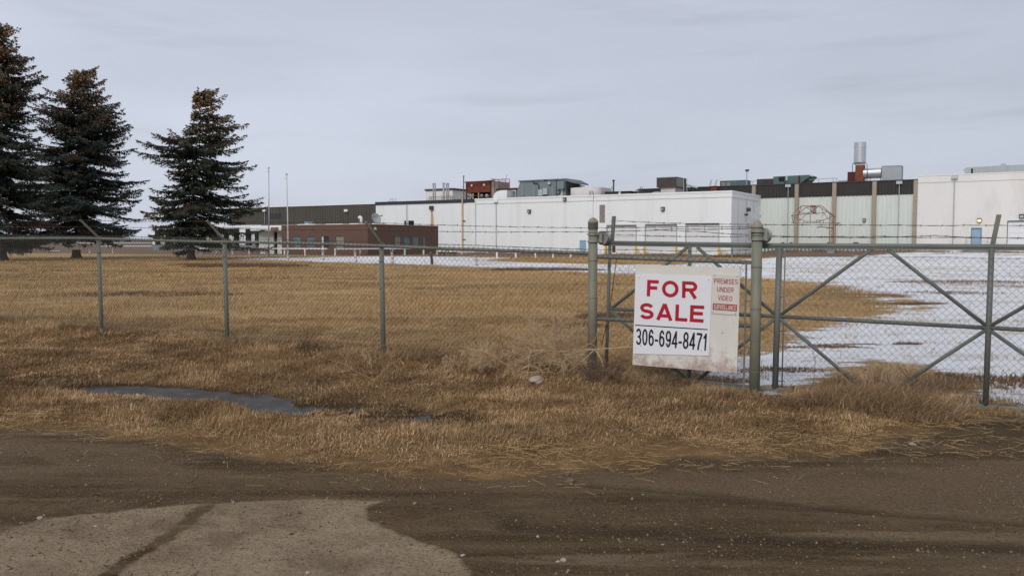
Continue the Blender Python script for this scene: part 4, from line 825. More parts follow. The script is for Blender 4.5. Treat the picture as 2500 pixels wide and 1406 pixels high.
# flagpoles
for k, (x, yt, yb, lab) in enumerate(((656, 412, 626, 'tall grey flagpole nearer the spruce trees'), (703, 428, 632, 'white flagpole in front of the left end of the brick office'))):
    b = base_at(x, yb); t = at(x - (0 if k == 0 else 3), yt, b.y)
    T = thing('flagpole', b, lab, 'flagpole', 'two flagpoles in front of the office')
    m1 = MB(); mid = b.lerp(t, .55) + Vector((.02, 0, 0)); m1.path([b, mid, t], .075, 10, r2=.04); obj('pole', m1, M['poleW'] if k else M['galv'], T, smooth=True)
    m1 = MB(); m1.lathe(t, (0, 0, 1), [(0, .05), (.05, .11), (.12, .11), (.17, .04)], 10); obj('finial', m1, M['poleW'], T)
    m1 = MB(); m1.tube(t - Vector((.02, 0, .3)), t + Vector((-.22, 0, -.3)), .02, 5); obj('pulley_arm', m1, M['galv'], T)
# bollards
bl = ['left of the leftmost garage door', 'right of the leftmost garage door', 'left of the middle garage door', 'right of the middle garage door', 'left of the rightmost garage door', 'right of the rightmost garage door']
for x, s in zip((1478, 1553, 1573, 1651, 1672, 1756), bl):
    u, _ = pu(x, 600, VB - .8); b = bp(u, VB - .8, 0); T = thing('bollard', b, 'yellow steel bollard ' + s, 'bollard', 'yellow bollards at the garage doors')
    m1 = MB(); m1.lathe(b, (0, 0, 1), [(-.2, .12), (1.15, .12), (1.24, .09), (1.28, .03)], 12); obj('pipe', m1, M['yellow'], T)
    m1 = MB(); m1.lathe(b, (0, 0, 1), [(-.1, .2), (.05, .2), (.07, .13)], 12); obj('footing', m1, M['found'], T)
b = base_at(1787, 629); T = thing('service_post', b, 'short blue-grey service post beside the warehouse corner', 'post')
m1 = MB(); m1.tube(b, b + Vector((0, 0, 1.35)), .09, 8); obj('pipe', m1, M['hvac'], T); m1 = MB(); m1.obox(b + Vector((0, 0, 1.2)), (.12, 0, 0), (0, .1, 0), (0, 0, .16)); obj('box_head', m1, M['hvac'], T)
# low white rails
def rail(x0, x1, yb0, yb1, posts, lab, h=.72):
    a = base_at(x0, yb0); c = base_at(x1, yb1); T = thing('low_rail_fence', a, lab, 'rail fence', 'low white rails before the office')
    up = Vector((0, 0, h)); d = (c - a).normalized(); nrm = Vector((-d.y, d.x, 0))
    m1 = MB(); m1.obox((a + c) / 2 + up + Vector((0, 0, .02)), (c - a) / 2, nrm * .05, (0, 0, .07)); obj('rail', m1, M['whitepaint'], T)
    for x in posts:
        t = (x - x0) / (x1 - x0); p = a.lerp(c, t); p.z = hz(p.x, p.y); m1 = MB(); m1.obox(p + Vector((0, 0, h / 2 - .1)), d * .07, nrm * .06, (0, 0, h / 2 + .08)); obj('post', m1, M['peel'] if x % 2 else M['whitepaint'], T)
rail(488, 798, 621, 623.5, [490, 531, 572, 614, 657, 700, 748, 790], 'long low white rail on posts before the dark hall and office left end')
rail(817, 1190, 624.5, 620, [818, 873, 976, 1022, 1056, 1120, 1188], 'low white rail on posts before the right half of the brick office')
for x, y, s in ((1213, 632, 'leftmost white stub post below the warehouse wall, by the snow'), (1259, 631, 'second white stub post right of the picnic table, by the snow'), (1307, 630, 'white stub post midway between the downpipe and the gate post'), (1350, 629, 'short white stub post left of the pale blue door'), (1393, 629, 'white stub post just below the pale blue door')):
    p = base_at(x, y); T = thing('stub_post', p, s, 'post', 'short white posts below the warehouse wall')
    m1 = MB(); m1.obox(p + Vector((0, 0, .28)), (.07, 0, 0), (0, .07, 0), (0, 0, .36)); obj('post_body', m1, M['whitepaint'], T); m1 = MB(); m1.lathe(p + Vector((0, 0, .64)), (0, 0, 1), [(0, .09), (.03, .06), (.05, .02)], 8); obj('post_top', m1, M['peel'], T)
pp = ((183, 619, 611, 'short white post just behind the trunk of the middle spruce'), (220, 621, 610, 'faded white stub post between the fence post and the middle spruce'), (276, 621, 607, 'bright leaning white stub post right of the leftmost fence post'),
      (635, 632, 611, 'peeling reddish-white post before the rail near the lone spruce'), (703, 632.5, 611.5, 'peeling leaning post at the foot of the white flagpole'), (789, 634, 611, 'peeling white post at the right end of the longer low rail'), (869, 639.5, 612, 'peeling white post left of the fence post before the brick office'),
      (958, 644, 615, 'weathered post with a ring top on the snow strip'), (1055, 647, 618, 'dark weathered post among weeds near the picnic table'), (1163, 650, 626, 'worn grey post in the snow strip right of the picnic table'))
for x, y, yt, s in pp:
    p = base_at(x, y); h = at(x, yt, p.y).z - p.z; ln = random.uniform(-.05, .05)
    T = thing('weathered_post', p, s, 'post', 'weathered posts along the snowy drive')
    tp = p + Vector((-.04 + ln, 0, h)); m1 = MB(); m1.path([p - Vector((0, 0, .1)), p.lerp(tp, .5) + Vector((.02, 0, 0)), tp], .10, 8, r2=.085); obj('post_body', m1, M['peel'] if x != 1055 else M['wood'], T)
    m1 = MB()
    if x == 958:
        for i in range(12): a0, a1 = i * math.pi / 6, (i + 1) * math.pi / 6; m1.tube(tp + Vector((math.cos(a0) * .09, 0, .09 + math.sin(a0) * .11)), tp + Vector((math.cos(a1) * .09, 0, .09 + math.sin(a1) * .11)), .025, 5)
    else: m1.lathe(tp, (0, 0, 1), [(0, .10), (.03, .09), (.05, .03)], 8)
    obj('post_top', m1, M['peel'], T)
# picnic table
p = base_at(1092, 626.5); T = thing('picnic_table', p, 'dark wooden picnic table beyond the snow strip, by the brick office', 'picnic table')
dx, dy = Vector((.97, -.25, 0)), Vector((.25, .97, 0))
m1 = MB(); m1.obox(p + Vector((0, 0, .74)), dx * .45, dy * .9, (0, 0, .03)); obj('tabletop', m1, M['wood'], T, bevel=.01)
for s in (-1, 1): m1 = MB(); m1.obox(p + dx * s * .72 + Vector((0, 0, .43)), dx * .13, dy * .9, (0, 0, .025)); obj('bench', m1, M['wood'], T)
for e in (-.65, .65):
    for s in (-1, 1): m1 = MB(); m1.tube(p + dy * e + dx * s * .62, p + dy * e + dx * s * .28 + Vector((0, 0, .71)), .05, 6); obj('leg', m1, M['wood'], T)
    m1 = MB(); m1.obox(p + dy * (e + .09) + Vector((0, 0, .37)), dx * .8, dy * .03, (0, 0, .05)); obj('crossbeam', m1, M['wood'], T)
# rusty lattice frame in front of the ribbed hall
VL = 93.0
T = thing('lattice_frame', bp(pu(2030, 600, VL)[0], VL, .3), 'rusty openwork steel frame on a lattice mast before the ribbed hall', 'steel frame', rz=BRZ)
def P5(x, y, d=0): a = pu(x, y, VL + d); return bp(a[0], VL + d, a[1])
def net(mb, segs, r, d=0):
    for x0, y0, x1, y1 in segs: mb.tube(P5(x0, y0, d), P5(x1, y1, d), r, 5)
part('upper_frame', M['rustpipe'], T, lambda mb: (net(mb, [(1946, 511, 1957, 503), (1957, 503, 2004, 502), (2004, 502, 2010, 506), (2010, 506, 2040, 531), (1950, 521, 1968, 506), (1968, 506, 2000, 505), (2000, 505, 2038, 530), (1932, 527, 1950, 524), (1950, 524, 2012, 520), (1957, 503, 1950, 521)], .04), net(mb, [(1946, 511, 1932, 527), (1968, 506, 1996, 525), (1998, 505, 1970, 522), (1975, 518, 1950, 540), (2020, 513, 2005, 530), (2005, 512, 2022, 535), (1950, 521, 1978, 520)], .028)))
part('lower_frame', M['rustpipe'], T, lambda mb: (net(mb, [(1932, 545, 2052, 544.5), (1932, 527, 1950, 535), (1950, 535, 1970, 541), (1970, 541, 2000, 541.5), (2000, 541, 2030, 530), (1933, 527, 1937, 545), (1940, 526, 1937, 545), (1950, 540, 1946, 525), (1978, 521, 1978, 544), (1963, 539, 1963, 545), (1970, 540, 1970, 545), (1993, 538, 1993, 545), (2002, 538, 2002, 545), (2010, 538, 2010, 545), (1993, 538, 2010, 538)], .032), net(mb, [(1994, 556, 2000, 554), (2000, 554, 2026, 556), (2020, 557, 2036, 557), (2040, 550, 2050, 544)], .05)))
part('hanging_grille', M['rust'], T, lambda mb: net(mb, [(1980, 502, 1980, 518), (1984, 503, 1986, 521), (1988, 505, 1989, 521), (1992, 505, 1992, 520), (1980, 502, 1992, 505), (1980, 518, 1992, 521)], .05))
def f(mb):
    for d in (0, .6):
        net(mb, [(2024, 619, 2026, 522), (2034, 619, 2035, 524)], .04, d); ys_ = list(range(524, 616, 9))
        for i, y in enumerate(ys_): net(mb, [((2024 if i % 2 else 2034), y, (2034 if i % 2 else 2024), y + 9)], .025, d)
part('mast', M['rustpipe'], T, f)
part('footing', M['found'], T, lambda mb: mb.box(pu(2020, 600, VL)[0], pu(2038, 600, VL)[0], VL - .2, VL + .9, 0, .62))
# far hills, lumps and a far row of snow
hm = MB()
for x0, x1, h, Y in ((196, 232, 4.2, 1500), (252, 322, 4.6, 1500), (300, 372, 3.4, 1500), (75, 120, 3.0, 1600), (-400, -100, 5, 1700), (-900, -500, 7, 1800), (2700, 3100, 6, 1800), (3300, 3900, 8, 1800)):
    xa, xb = at(x0, 588, Y).x, at(x1, 588, Y).x; n = 14; pr = [Vector((xa + (xb - xa) * i / n, Y, -1 + 1 + h * math.sin(math.pi * i / n) ** .7 * (1 + .25 * math.sin(i * 2.1)))) for i in range(n + 1)]
    hm.prism([Vector((xa, Y, -3))] + pr + [Vector((xb, Y, -3))], (0, 140, 0))
tag(obj('hills', hm, M['hill']), 'low hills far off on the horizon, tinted blue-grey for haze', 'hills', kind='structure')
sm = MB()
for x0, x1, y0, y1 in ((150, 235, 594.2, 592.6), (235, 372, 593.6, 592.6), (115, 148, 614, 612.8), (236, 372, 602.5, 600.5)):
    a, b_, c_, d_ = gnd(x0, y0), gnd(x1, y0), gnd(x1 - 4, y1), gnd(x0 + 4, y1)
    sm.quad(*[Vector((q.x, q.y, hz(q.x, q.y) + .05)) for q in (a, b_, c_, d_)])
tag(obj('snow_bank', sm, mat('far_snow', (.62, .60, .57), var=.15, scale=.1)), 'thin pale snow lines across the far field', 'snow', kind='structure')

# ================================================================== SPRUCES
def spruce(name, base, H, env, lab, seed, dens=1.0, cone_top=.36, blue=.5, tr=.32, lean=0.0, low=()):
    """env: list of (height fraction, left reach m, right reach m) seen from the road; branches are placed all round"""
    g = np.random.default_rng(seed); base = Vector(base)
    T = thing(name, base, lab, 'tree', 'spruce trees in the field', rz=0)
    hs = np.array([e[0] for e in env]); lf = np.array([e[1] for e in env]); rt_ = np.array([e[2] for e in env])
    tx = lambda z: lean * (z / H) ** 1.2
    tm = MB(); tm.path([base + Vector((tx(z), 0, z)) for z in np.linspace(-.3, H * .985, 12)], tr, 9, r2=.02)
    tm.lathe(base, (0, 0, 1), [(-.3, tr * 1.7), (0, tr * 1.45), (.35, tr * 1.1), (.8, tr * .98)], 9)
    obj('trunk', tm, M['bark'], T, smooth=True)
    bm_ = MB(); V = []; C = []; cones = MB(); ncone = 0
    z = env[0][0] * H; zmax = H * .985; brs = []
    while z < zmax:
        f_ = z / H; n = max(4, int(dens * g.integers(7, 11))) if f_ < .8 else 6; a0 = g.random() * 6.28
        for k in range(n):
            az = a0 + k * 6.283 / n + g.normal(0, .25); zz = z + g.normal(0, .2)
            c, s = math.cos(az), math.sin(az); l_ = np.interp(f_, hs, lf); r_ = np.interp(f_, hs, rt_)
            t = (c + 1) / 2; L_ = (l_ * (1 - t) + r_ * t)
            L_ = L_ * (.66 + .66 * float(vnoise(np.array([zz * 1.1 + seed]), np.array([az * 1.2 + zz * .25]))[0])) * (.82 + .18 * abs(c)) * (1.04 if g.random() < .35 else g.uniform(.62, 1.0)); brs.append((zz, az, max(L_, .25)))
        z += (.24 + .26 * (1 - f_)) * (.7 + .6 * g.random())
    for q in low: brs.append(q)
    for zz, az, L_ in brs:
        f_ = zz / H; o = base + Vector((tx(zz), 0, zz)); dr = Vector((math.cos(az), math.sin(az), 0)); sd_ = Vector((-dr.y, dr.x, 0))
        rise = (.45 if f_ > .88 else .14 if f_ > .6 else -.06 if f_ > .25 else -.16) + g.normal(0, .07); curl = g.uniform(.0, .12)
        def pt(t): return o + dr * (L_ * t) + Vector((0, 0, L_ * (rise * t - .10 * math.sin(t * 2.2) * (f_ < .8) + curl * t * t * 1.2)))
        bm_.path([pt(t) for t in (0, .35, .7, 1)], .018 + .012 * L_, 4, r2=.008)
        nt_ = max(5, int(L_ / .125)); tone = g.uniform(.75, 1.25); dead = g.random() < (.10 if f_ < .7 else .0)
        for i in range(nt_):
            t = .10 + .90 * (i + g.random()) / nt_; p = pt(t); tl = (.40 + .28 * L_ * (1 - t)) * g.uniform(.7, 1.15); tl = min(tl, 1.0)
            sg = 1 if i % 2 else -1
            if t > .93: dtw = (dr * .9 + sd_ * g.normal(0, .4) + Vector((0, 0, .25))).normalized(); tl *= .7
            else: dtw = (dr * .65 + sd_ * sg * g.uniform(.5, 1.1) + Vector((0, 0, g.uniform(-.45, .08)))).normalized()
            m_ = max(3, int(tl / .10))
            for j in range(m_):
                q = p + dtw * (tl * (j + .5) / m_) + Vector((0, 0, -.10 * tl * (j / m_) ** 2)) + Vector(g.normal(0, .03, 3))
                e = Vector(g.normal(0, 1, 3)); e = (e - dtw * e.dot(dtw)); e.normalize(); wd = g.uniform(.055, .105) ; ln = g.uniform(.14, .26)
                d2 = (dtw + e * g.uniform(-.5, .5)).normalized()
                V += [q - e * wd - d2 * ln * .4, q + e * wd - d2 * ln * .4, q + d2 * ln * .7]
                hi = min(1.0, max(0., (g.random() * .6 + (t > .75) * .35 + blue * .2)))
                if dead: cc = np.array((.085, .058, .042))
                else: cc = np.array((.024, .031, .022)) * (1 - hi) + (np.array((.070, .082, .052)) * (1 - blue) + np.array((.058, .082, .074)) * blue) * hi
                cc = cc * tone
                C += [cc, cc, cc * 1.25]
                # hanging spray below the branch
                if g.random() < .5 and f_ < .88:
                    h_ = g.uniform(.15, .42); V += [q - e * .025, q + e * .025, q + Vector((g.normal(0, .05), g.normal(0, .05), -h_))]; C += [cc * .8] * 3
            if f_ > 1 - cone_top and g.random() < .75:
                pr_ = .25 + 1.1 * (f_ - (1 - cone_top)) / cone_top
                for _ in range(3 if f_ > .85 else 2 if f_ > .75 else 1):
                    if g.random() < pr_ * 1.0:
                        q = p + dtw * tl * g.uniform(.2, 1.0); ncone += 1
                        cones.lathe(q, (g.normal(0, .15), g.normal(0, .15), -1), [(0, .015), (.035, .036), (.10, .034), (.15, .012)], 4)
    top = base + Vector((tx(H), 0, H))
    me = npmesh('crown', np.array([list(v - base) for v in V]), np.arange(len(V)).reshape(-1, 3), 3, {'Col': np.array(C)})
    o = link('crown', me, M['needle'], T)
    obj('branches', bm_, M['bark'], T)
    if cones.v: tag(obj('cones', cones, M['cone'], T), kind='stuff')
    return T
def tree_env(px0, pyb, Y, rows, H):
    """rows: (y, left px, right px); returns env in metres relative to the trunk"""
    e = []
    for y, a, b in rows:
        z = at(px0, y, Y).z; e.append((z / H, max(.2, (px0 - a) / F * Y), max(.2, (b - px0) / F * Y)))
    return sorted(e)
Y3 = 70.; b3 = at(467, 633, Y3); b3.z = hz(b3.x, b3.y); H3 = at(500, 216, Y3).z - b3.z
env3 = tree_env(480, 633, Y3, [(593, 420, 560), (584, 390, 655), (566, 372, 668), (545, 368, 645), (520, 358, 640), (500, 356, 652), (478, 362, 640), (462, 352, 620), (445, 372, 612), (430, 415, 642), (412, 425, 640), (400, 420, 620), (380, 348, 618), (362, 352, 600), (345, 400, 610), (332, 445, 570), (318, 455, 560), (306, 462, 602), (294, 476, 575), (280, 470, 545), (262, 480, 548), (250, 492, 525), (235, 484, 522), (222, 488, 522)], H3)
spruce('spruce_tree', b3, H3, env3, 'lone open-branched spruce with brown cones at its top, right of the others', 11, dens=.82, cone_top=.36, blue=.1, tr=.30, lean=at(500, 588, Y3).x - at(467, 588, Y3).x, low=[(.9, math.pi * .97, 1.4), (.7, math.pi * 1.1, 1.3), (.8, math.pi * .85, 1.0), (1.5, .1, 1.0), (1.7, 3.0, 1.2)])
Y2 = 77.; b2 = at(187, 629.5, Y2); b2.z = hz(b2.x, b2.y); H2 = at(212, 170, Y2).z - b2.z
env2 = tree_env(200, 629, Y2, [(566, 60, 320), (558, 50, 382), (545, 50, 372), (520, 50, 350), (500, 50, 345), (478, 45, 378), (462, 40, 372), (440, 45, 350), (425, 50, 372), (400, 60, 335), (380, 70, 345), (355, 85, 340), (335, 95, 320), (312, 100, 312), (290, 108, 296), (262, 112, 296), (250, 108, 275), (235, 150, 268), (215, 165, 255), (195, 178, 240), (180, 182, 232)], H2)
spruce('spruce_tree', b2, H2, env2, 'dense broad blue-green spruce between the other two, trunk bare near the ground', 22, cone_top=.40, blue=.9, tr=.36, lean=at(212, 588, Y2).x - at(187, 588, Y2).x, low=[(1.6, 3.1, 1.3), (1.4, .1, 1.2), (1.7, 2.8, 1.5), (1.2, 3.3, .9)])
Y1 = 63.; b1 = at(2, 643, Y1); b1.z = hz(b1.x, b1.y); H1 = at(8, 58, Y1).z - b1.z
env1 = tree_env(5, 643, Y1, [(590, -90, 90), (575, -160, 118), (560, -150, 125), (530, -150, 118), (500, -140, 130), (460, -140, 112), (420, -130, 125), (380, -120, 110), (340, -110, 95), (310, -95, 80), (292, -80, 95), (262, -85, 100), (235, -85, 98), (205, -75, 97), (180, -65, 85), (155, -60, 70), (120, -45, 60), (95, -35, 52), (70, -20, 32)], H1)
spruce('spruce_tree', b1, H1, env1, 'tallest spruce cut off by the left edge, cones all over its top', 33, cone_top=.42, blue=.6, tr=.42, lean=.1, low=[(1.5, .3, 2.2), (1.2, 5.9, 1.8)])

# ================================================================== FENCE, GATE, SIGN
def fp(s, z, off=0.0):      # s metres along the fence from where it crosses X = 0; off metres away from the viewer
    return Vector((0, FZ, 0)) + FU * s - FN * off + Vector((0, 0, z))
def fs(px, py, off=0.0):
    p = fen(px, py, off); return (p - Vector((0, FZ, 0))).dot(FU), p.z
def fabric(s0, s1, zb, ztop, off, lean=0.0, w_=.0715, r=.0023, barb=.035, hole=None):
    """woven chain link: each wire zigzags down, meeting its neighbours at the knuckles. zb, ztop are functions of s"""
    mb = MB(); n = int((s1 - s0) / (w_ / 2))
    for i in range(n):
        s = s0 + (i * .5 + .25) * w_; t, b = ztop(s), zb(s); pts = []; j = i % 2; z = t
        pts.append(fp(s + w_ * (.25 + random.uniform(-.05, .05)), t + barb, off))
        while z > b - .02:
            x = s + (w_ / 2 if j % 2 else 0) ; pts.append(fp(x + random.gauss(0, .0012), z, off + (.004 if j % 2 else -.004))); z -= w_ / 2 * 1.0; j += 1
        if len(pts) > 2: mb.path(pts, r, 3)
    return mb
def barbed(pts, r=.0029, sp=.125, sag=.012, nm='barbed_wire', par=None):
    mb = MB(); d = 0
    full = []
    for a, b in zip(pts[:-1], pts[1:]):
        a, b = Vector(a), Vector(b); n = max(2, int((b - a).length / .09))
        for i in range(n): t = i / n; full.append(a.lerp(b, t) + Vector((0, 0, -sag * 4 * t * (1 - t) + random.gauss(0, .0016))))
    full.append(Vector(pts[-1]))
    for ph in (0, math.pi):   # two twisted strands
        q = []
        for i, p in enumerate(full): q.append(p + Vector((0, 0, math.cos(i * 1.7 + ph) * r * .9)) + FN * math.sin(i * 1.7 + ph) * r * .9)
        mb.path(q, r * .75, 3)
    acc = 0
    for a, b in zip(full[:-1], full[1:]):
        acc += (b - a).length
        if acc > sp:
            acc = random.uniform(-.01, .01); d = (b - a).normalized()
            mb.tube(b - d * .006, b + d * .006, r * 2.2, 4)
            for s in (-1, 1):
                e = (Vector((random.gauss(0, .4), random.gauss(0, .4), s)) + FN * random.gauss(0, .5)).normalized()
                mb.tube(b + d * s * .004 - e * .004, b + d * s * .004 + e * .017, r * .7, 3)
    return mb

FPX = [(1448, 620, 885), (925, 600, 856), (541, 590.5, 831), (233, 583, 783)]
posts = []
for x, yt, yb in FPX: s, z = fs(x, yt); posts.append((s, z))
for k in (1, 2, 3): posts.append((posts[3][0] - 3.04 * k, posts[3][1] + .02 * k))
def railz(s):
    P_ = posts[::-1]; return float(np.interp(s, [p[0] for p in P_], [p[1] for p in P_]))
def gz(s, off=0.): p = fp(s, 0, off); return hz(p.x, p.y)
T = thing('chain_link_fence', fp(posts[1][0], 0), 'long grey-green chain-link fence with barbed wire arms, left of the gate', 'fence')
for k, (s, z) in enumerate(posts[1:]):
    ln = (-.035, -.04, -.03, 0, 0, 0)[k]
    m1 = MB(); r = .033; t = fp(s, z + .01, .055); b = fp(s - ln * .6, gz(s) - .2, .055)
    m1.tube(b, t, r, 12); po = obj('post', m1, M['post'], T, smooth=True)
    m1 = MB(); m1.lathe(fp(s, z - .01, .055), (0, 0, 1), [(0, .037), (.05, .037), (.055, .02)], 12); obj('post_cap', m1, M['gatel'], po)
    arm0 = fp(s, z + .02, .05); arm1 = arm0 + FN * .30 + Vector((-.02, 0, .29)); ax = (arm1 - arm0)
    sdv = ax.cross(FU).normalized()
    m1 = MB(); m1.obox((arm0 + arm1) / 2, ax / 2, FU * .017, sdv * .006); m1.obox((arm0 + arm1) / 2 + FU * .014, ax / 2, FU * .004, sdv * .018); obj('barb_arm', m1, M['gatel'], po)
    m1 = MB()
    for q in (.35, .6, .85): zz = gz(s) + (z - gz(s)) * q; m1.lathe(fp(s, zz, .055), (0, 0, 1), [(-.008, .036), (.008, .036)], 12)
    obj('tie_band', m1, M['wire'], po)
# rail
m1 = MB(); pts = []
for s in np.linspace(posts[-1][0], posts[0][0] + .02, 60): pts.append(fp(s, railz(s) + .006 * math.sin(s * 1.3), .02))
m1.path(pts, .0215, 10); obj('top_rail', m1, M['post'], T, smooth=True)
obj('chain_link', fabric(posts[-1][0], posts[0][0] - .02, lambda s: gz(s) + .02, lambda s: railz(s) + .012, -.012), M['wire'], T)
m1 = barbed([fp(s, railz(s) + .052, -.005) for s in np.linspace(posts[-1][0], posts[0][0], 12)], sag=.004, sp=.13); obj('barbed_wire', m1, M['barb'], T)
m1 = MB(); m1.path([fp(s, railz(s) + .052, -.005) for s in np.linspace(posts[-1][0], posts[0][0], 30)], .0014, 3); obj('tension_wire', m1, M['wire'], T)
eg = [fen(1436, 556.5), fen(1436, 566)]
for k, q in enumerate((.97, .62)):
    pts = []
    for s, z in posts[::-1][:-1]: arm0 = fp(s, z + .02, .05); pts.append(arm0 + (FN * .30 + Vector((-.02, 0, .29))) * q + Vector((0, 0, .008)))
    pts.append(eg[k]); m1 = barbed(pts, sag=.012); obj('barbed_wire', m1, M['barb'], T)
# tie wires along the rail
m1 = MB()
for s in np.arange(posts[4][0], posts[0][0], .30):
    c = fp(s, railz(s), .02)
    for i in range(8): a0, a1 = i * math.pi / 4, (i + 1) * math.pi / 4; m1.tube(c + (-FN * math.cos(a0) + Vector((0, 0, math.sin(a0)))) * .0235 + FU * .002 * i, c + (-FN * math.cos(a1) + Vector((0, 0, math.sin(a1)))) * .0235 + FU * .002 * (i + 1), .0018, 3)
obj('tie_wires', m1, M['wire'], T)

# gate posts with rollers
def gate_post(px, ytop, ybase, lab, r, cap_r, roller_dx, flat_cap):  # roller_dx: roller centre beyond the pipe
    s, zt_ = fs(px, ytop); zb_ = gz(s) - .25; c = lambda z, o=0.0: fp(s, z, o)
    T = thing('gate_post', c(0), lab, 'gate post', 'gate posts with rollers')
    m1 = MB(); m1.tube(c(zb_), c(zt_ - .09), r, 20); obj('pipe', m1, M['gatel'], T, smooth=True)
    m1 = MB()
    if flat_cap: m1.lathe(c(zt_ - .105), (0, 0, 1), [(0, r + .006), (.005, cap_r), (.02, cap_r), (.045, cap_r * .78), (.075, cap_r * .42), (.085, .004)], 20)
    else: m1.lathe(c(zt_ - .14), (0, 0, 1), [(0, r + .002), (.001, cap_r), (.075, cap_r), (.077, cap_r + .003), (.085, cap_r + .002), (.11, cap_r * .82), (.128, cap_r * .5), (.138, .004)], 20)
    obj('cap', m1, M['gatel'] if not flat_cap else mat('pinkish_cap_metal', (.27, .235, .20), rough=.55), T, smooth=True)
    zr_ = fs(px, 581 if px < 1600 else 575)[1]
    m1 = MB()
    for h in (-.042, .042): m1.lathe(c(zr_ + h), (0, 0, 1), [(-.009, r + .002), (-.009, r + .014), (.009, r + .014), (.009, r + .002)], 20)
    if flat_cap: m1.obox(c(zr_) + FU * -(r + .012) + FN * .02, FU * .018, FN * .03, (0, 0, .055))
    cl = obj('clamp', m1, M['cast'], T)
    m1 = MB(); m1.obox(c(zr_, .05) + FU * (r + .02), FU * .025, FN * .022, (0, 0, .055)); obj('bracket', m1, M['cast'], cl)
    rc = c(zr_, .11) + FU * (r + roller_dx)
    m1 = MB(); R_ = .082; ax = (FU * .25 + FN * -1).normalized()
    m1.lathe(rc - ax * .035, ax, [(0, R_ * .35), (0, R_), (.012, R_), (.022, R_ * .82), (.048, R_ * .82), (.058, R_), (.07, R_), (.07, R_ * .35)], 24); ro = obj('roller', m1, M['cast'], T, smooth=False)
    m1 = MB(); m1.lathe(rc - ax * .055, ax, [(0, .018), (.012, .03), (.10, .03), (.11, .018)], 12); obj('hub', m1, M['rustpipe'], ro)
    m1 = MB()
    for q in (.12, .3, .48, .72, .9): zz = gz(s) + (zt_ - gz(s)) * q; m1.lathe(c(zz), (0, 0, 1), [(-.004, r + .0005), (-.004, r + .003), (.004, r + .003), (.004, r + .0005)], 20)
    obj('tie_band', m1, M['gate'], T)
    return T, s, zt_, c
GP1, gs1, gt1, c1 = gate_post(1448, 530.5, 885, 'domed steel gate post at the right end of the long fence', .054, .059, .035, False)
GP2, gs2, gt2, c2 = gate_post(1849, 532, 966, 'pinkish flat-capped gate post with roller, right of the for-sale sign', .056, .062, -.012, True)
m1 = MB(); m1.lathe(c2(gz(gs2) + .0), (0, 0, 1), [(-.1, .07), (.0, .075), (.01, .068)], 16); obj('concrete_footing', m1, M['found'], GP2)
m1 = MB(); zq = fs(1849, 963)[1]; m1.lathe(c2(zq), (0, 0, 1), [(-.006, .057), (-.006, .072), (.006, .072), (.006, .057)], 20); obj('base_ring', m1, M['gate'], GP2)
m1 = MB(); q = fs(1849, 527); b0 = fp(q[0], q[1] - .01, .0)
m1.prism([b0 + FU * -.045 + Vector((0, 0, -.02)), b0 + FU * .01 + Vector((0, 0, -.02)), b0 + FU * .042 + Vector((0, 0, .012)), b0 + FU * .02 + Vector((0, 0, .03)), b0 + FU * -.045 + Vector((0, 0, .045))], FN * -.02)
obj('hinge_plate', m1, M['hvacl'], GP2)

# fixed panel between the gate posts
T = thing('fence_panel', fp(gs1, 0), 'short chain-link panel between the two gate posts, carrying the sign', 'fence')
def segz(px0, py0, px1, py1, off=0.0):
    a = fs(px0, py0, off); b = fs(px1, py1, off); return lambda s: a[1] + (b[1] - a[1]) * (s - a[0]) / (b[0] - a[0])
rz_ = segz(1463, 627.5, 1834, 641); mz_ = segz(1463, 779, 1834, 796)
m1 = MB(); m1.path([fp(s, rz_(s), .02) for s in np.linspace(gs1 + .05, gs2 - .06, 10)], .0215, 10); obj('top_rail', m1, M['post'], T, smooth=True)
m1 = MB(); m1.path([fp(s, mz_(s), .02) for s in np.linspace(gs1 + .05, gs2 - .06, 4)], .0215, 10); obj('middle_rail', m1, M['post'], T, smooth=True)
obj('chain_link', fabric(gs1 + .07, gs2 - .10, lambda s: gz(s) + .04, lambda s: rz_(s) + .05, -.012, barb=.02), M['wire'], T)
m1 = MB(); sb = fs(1822, 700)[0]; sb2 = fs(1816, 940)[0]; m1.obox((fp(sb, rz_(sb) - .0, -.012) + fp(sb2, gz(sb2) - .02, -.012)) / 2, (fp(sb, rz_(sb), 0) - fp(sb2, gz(sb2) - .02, 0)) / 2, FU * .0095, FN * .003); obj('tension_bar', m1, M['gate'], T)
m1 = MB()
for y in (644, 735, 848): z_ = fs(1835, y)[1]; m1.tube(fp(sb - .02, z_, -.01), fp(gs2 - .04, z_, -.01), .007, 6)
obj('tension_band', m1, M['gate'], T)
def wire_px(px, par, off=0.0, **k): obj('barbed_wire', barbed([fen(a, b, off) for a, b in px], **k), M['barb'], par)
wire_px([(1448, 556), (1520, 555.5), (1700, 553), (1826, 553.5)], T, sag=.004)
wire_px([(1448, 565), (1520, 564), (1640, 559), (1826, 558)], T, off=.01, sag=.006)
wire_px([(1600, 560), (1700, 565), (1830, 573)], T, off=.0, sag=.004)
wire_px([(1448, 609), (1570, 609), (1660, 613.5), (1700, 614), (1780, 611), (1832, 609.5)], T, off=-.01, sag=.002)
m1 = MB(); m1.obox(fen(1832, 555.5), FU * .03, FN * .012, (0, 0, .016)); obj('wire_clip', m1, M['gatel'], T)

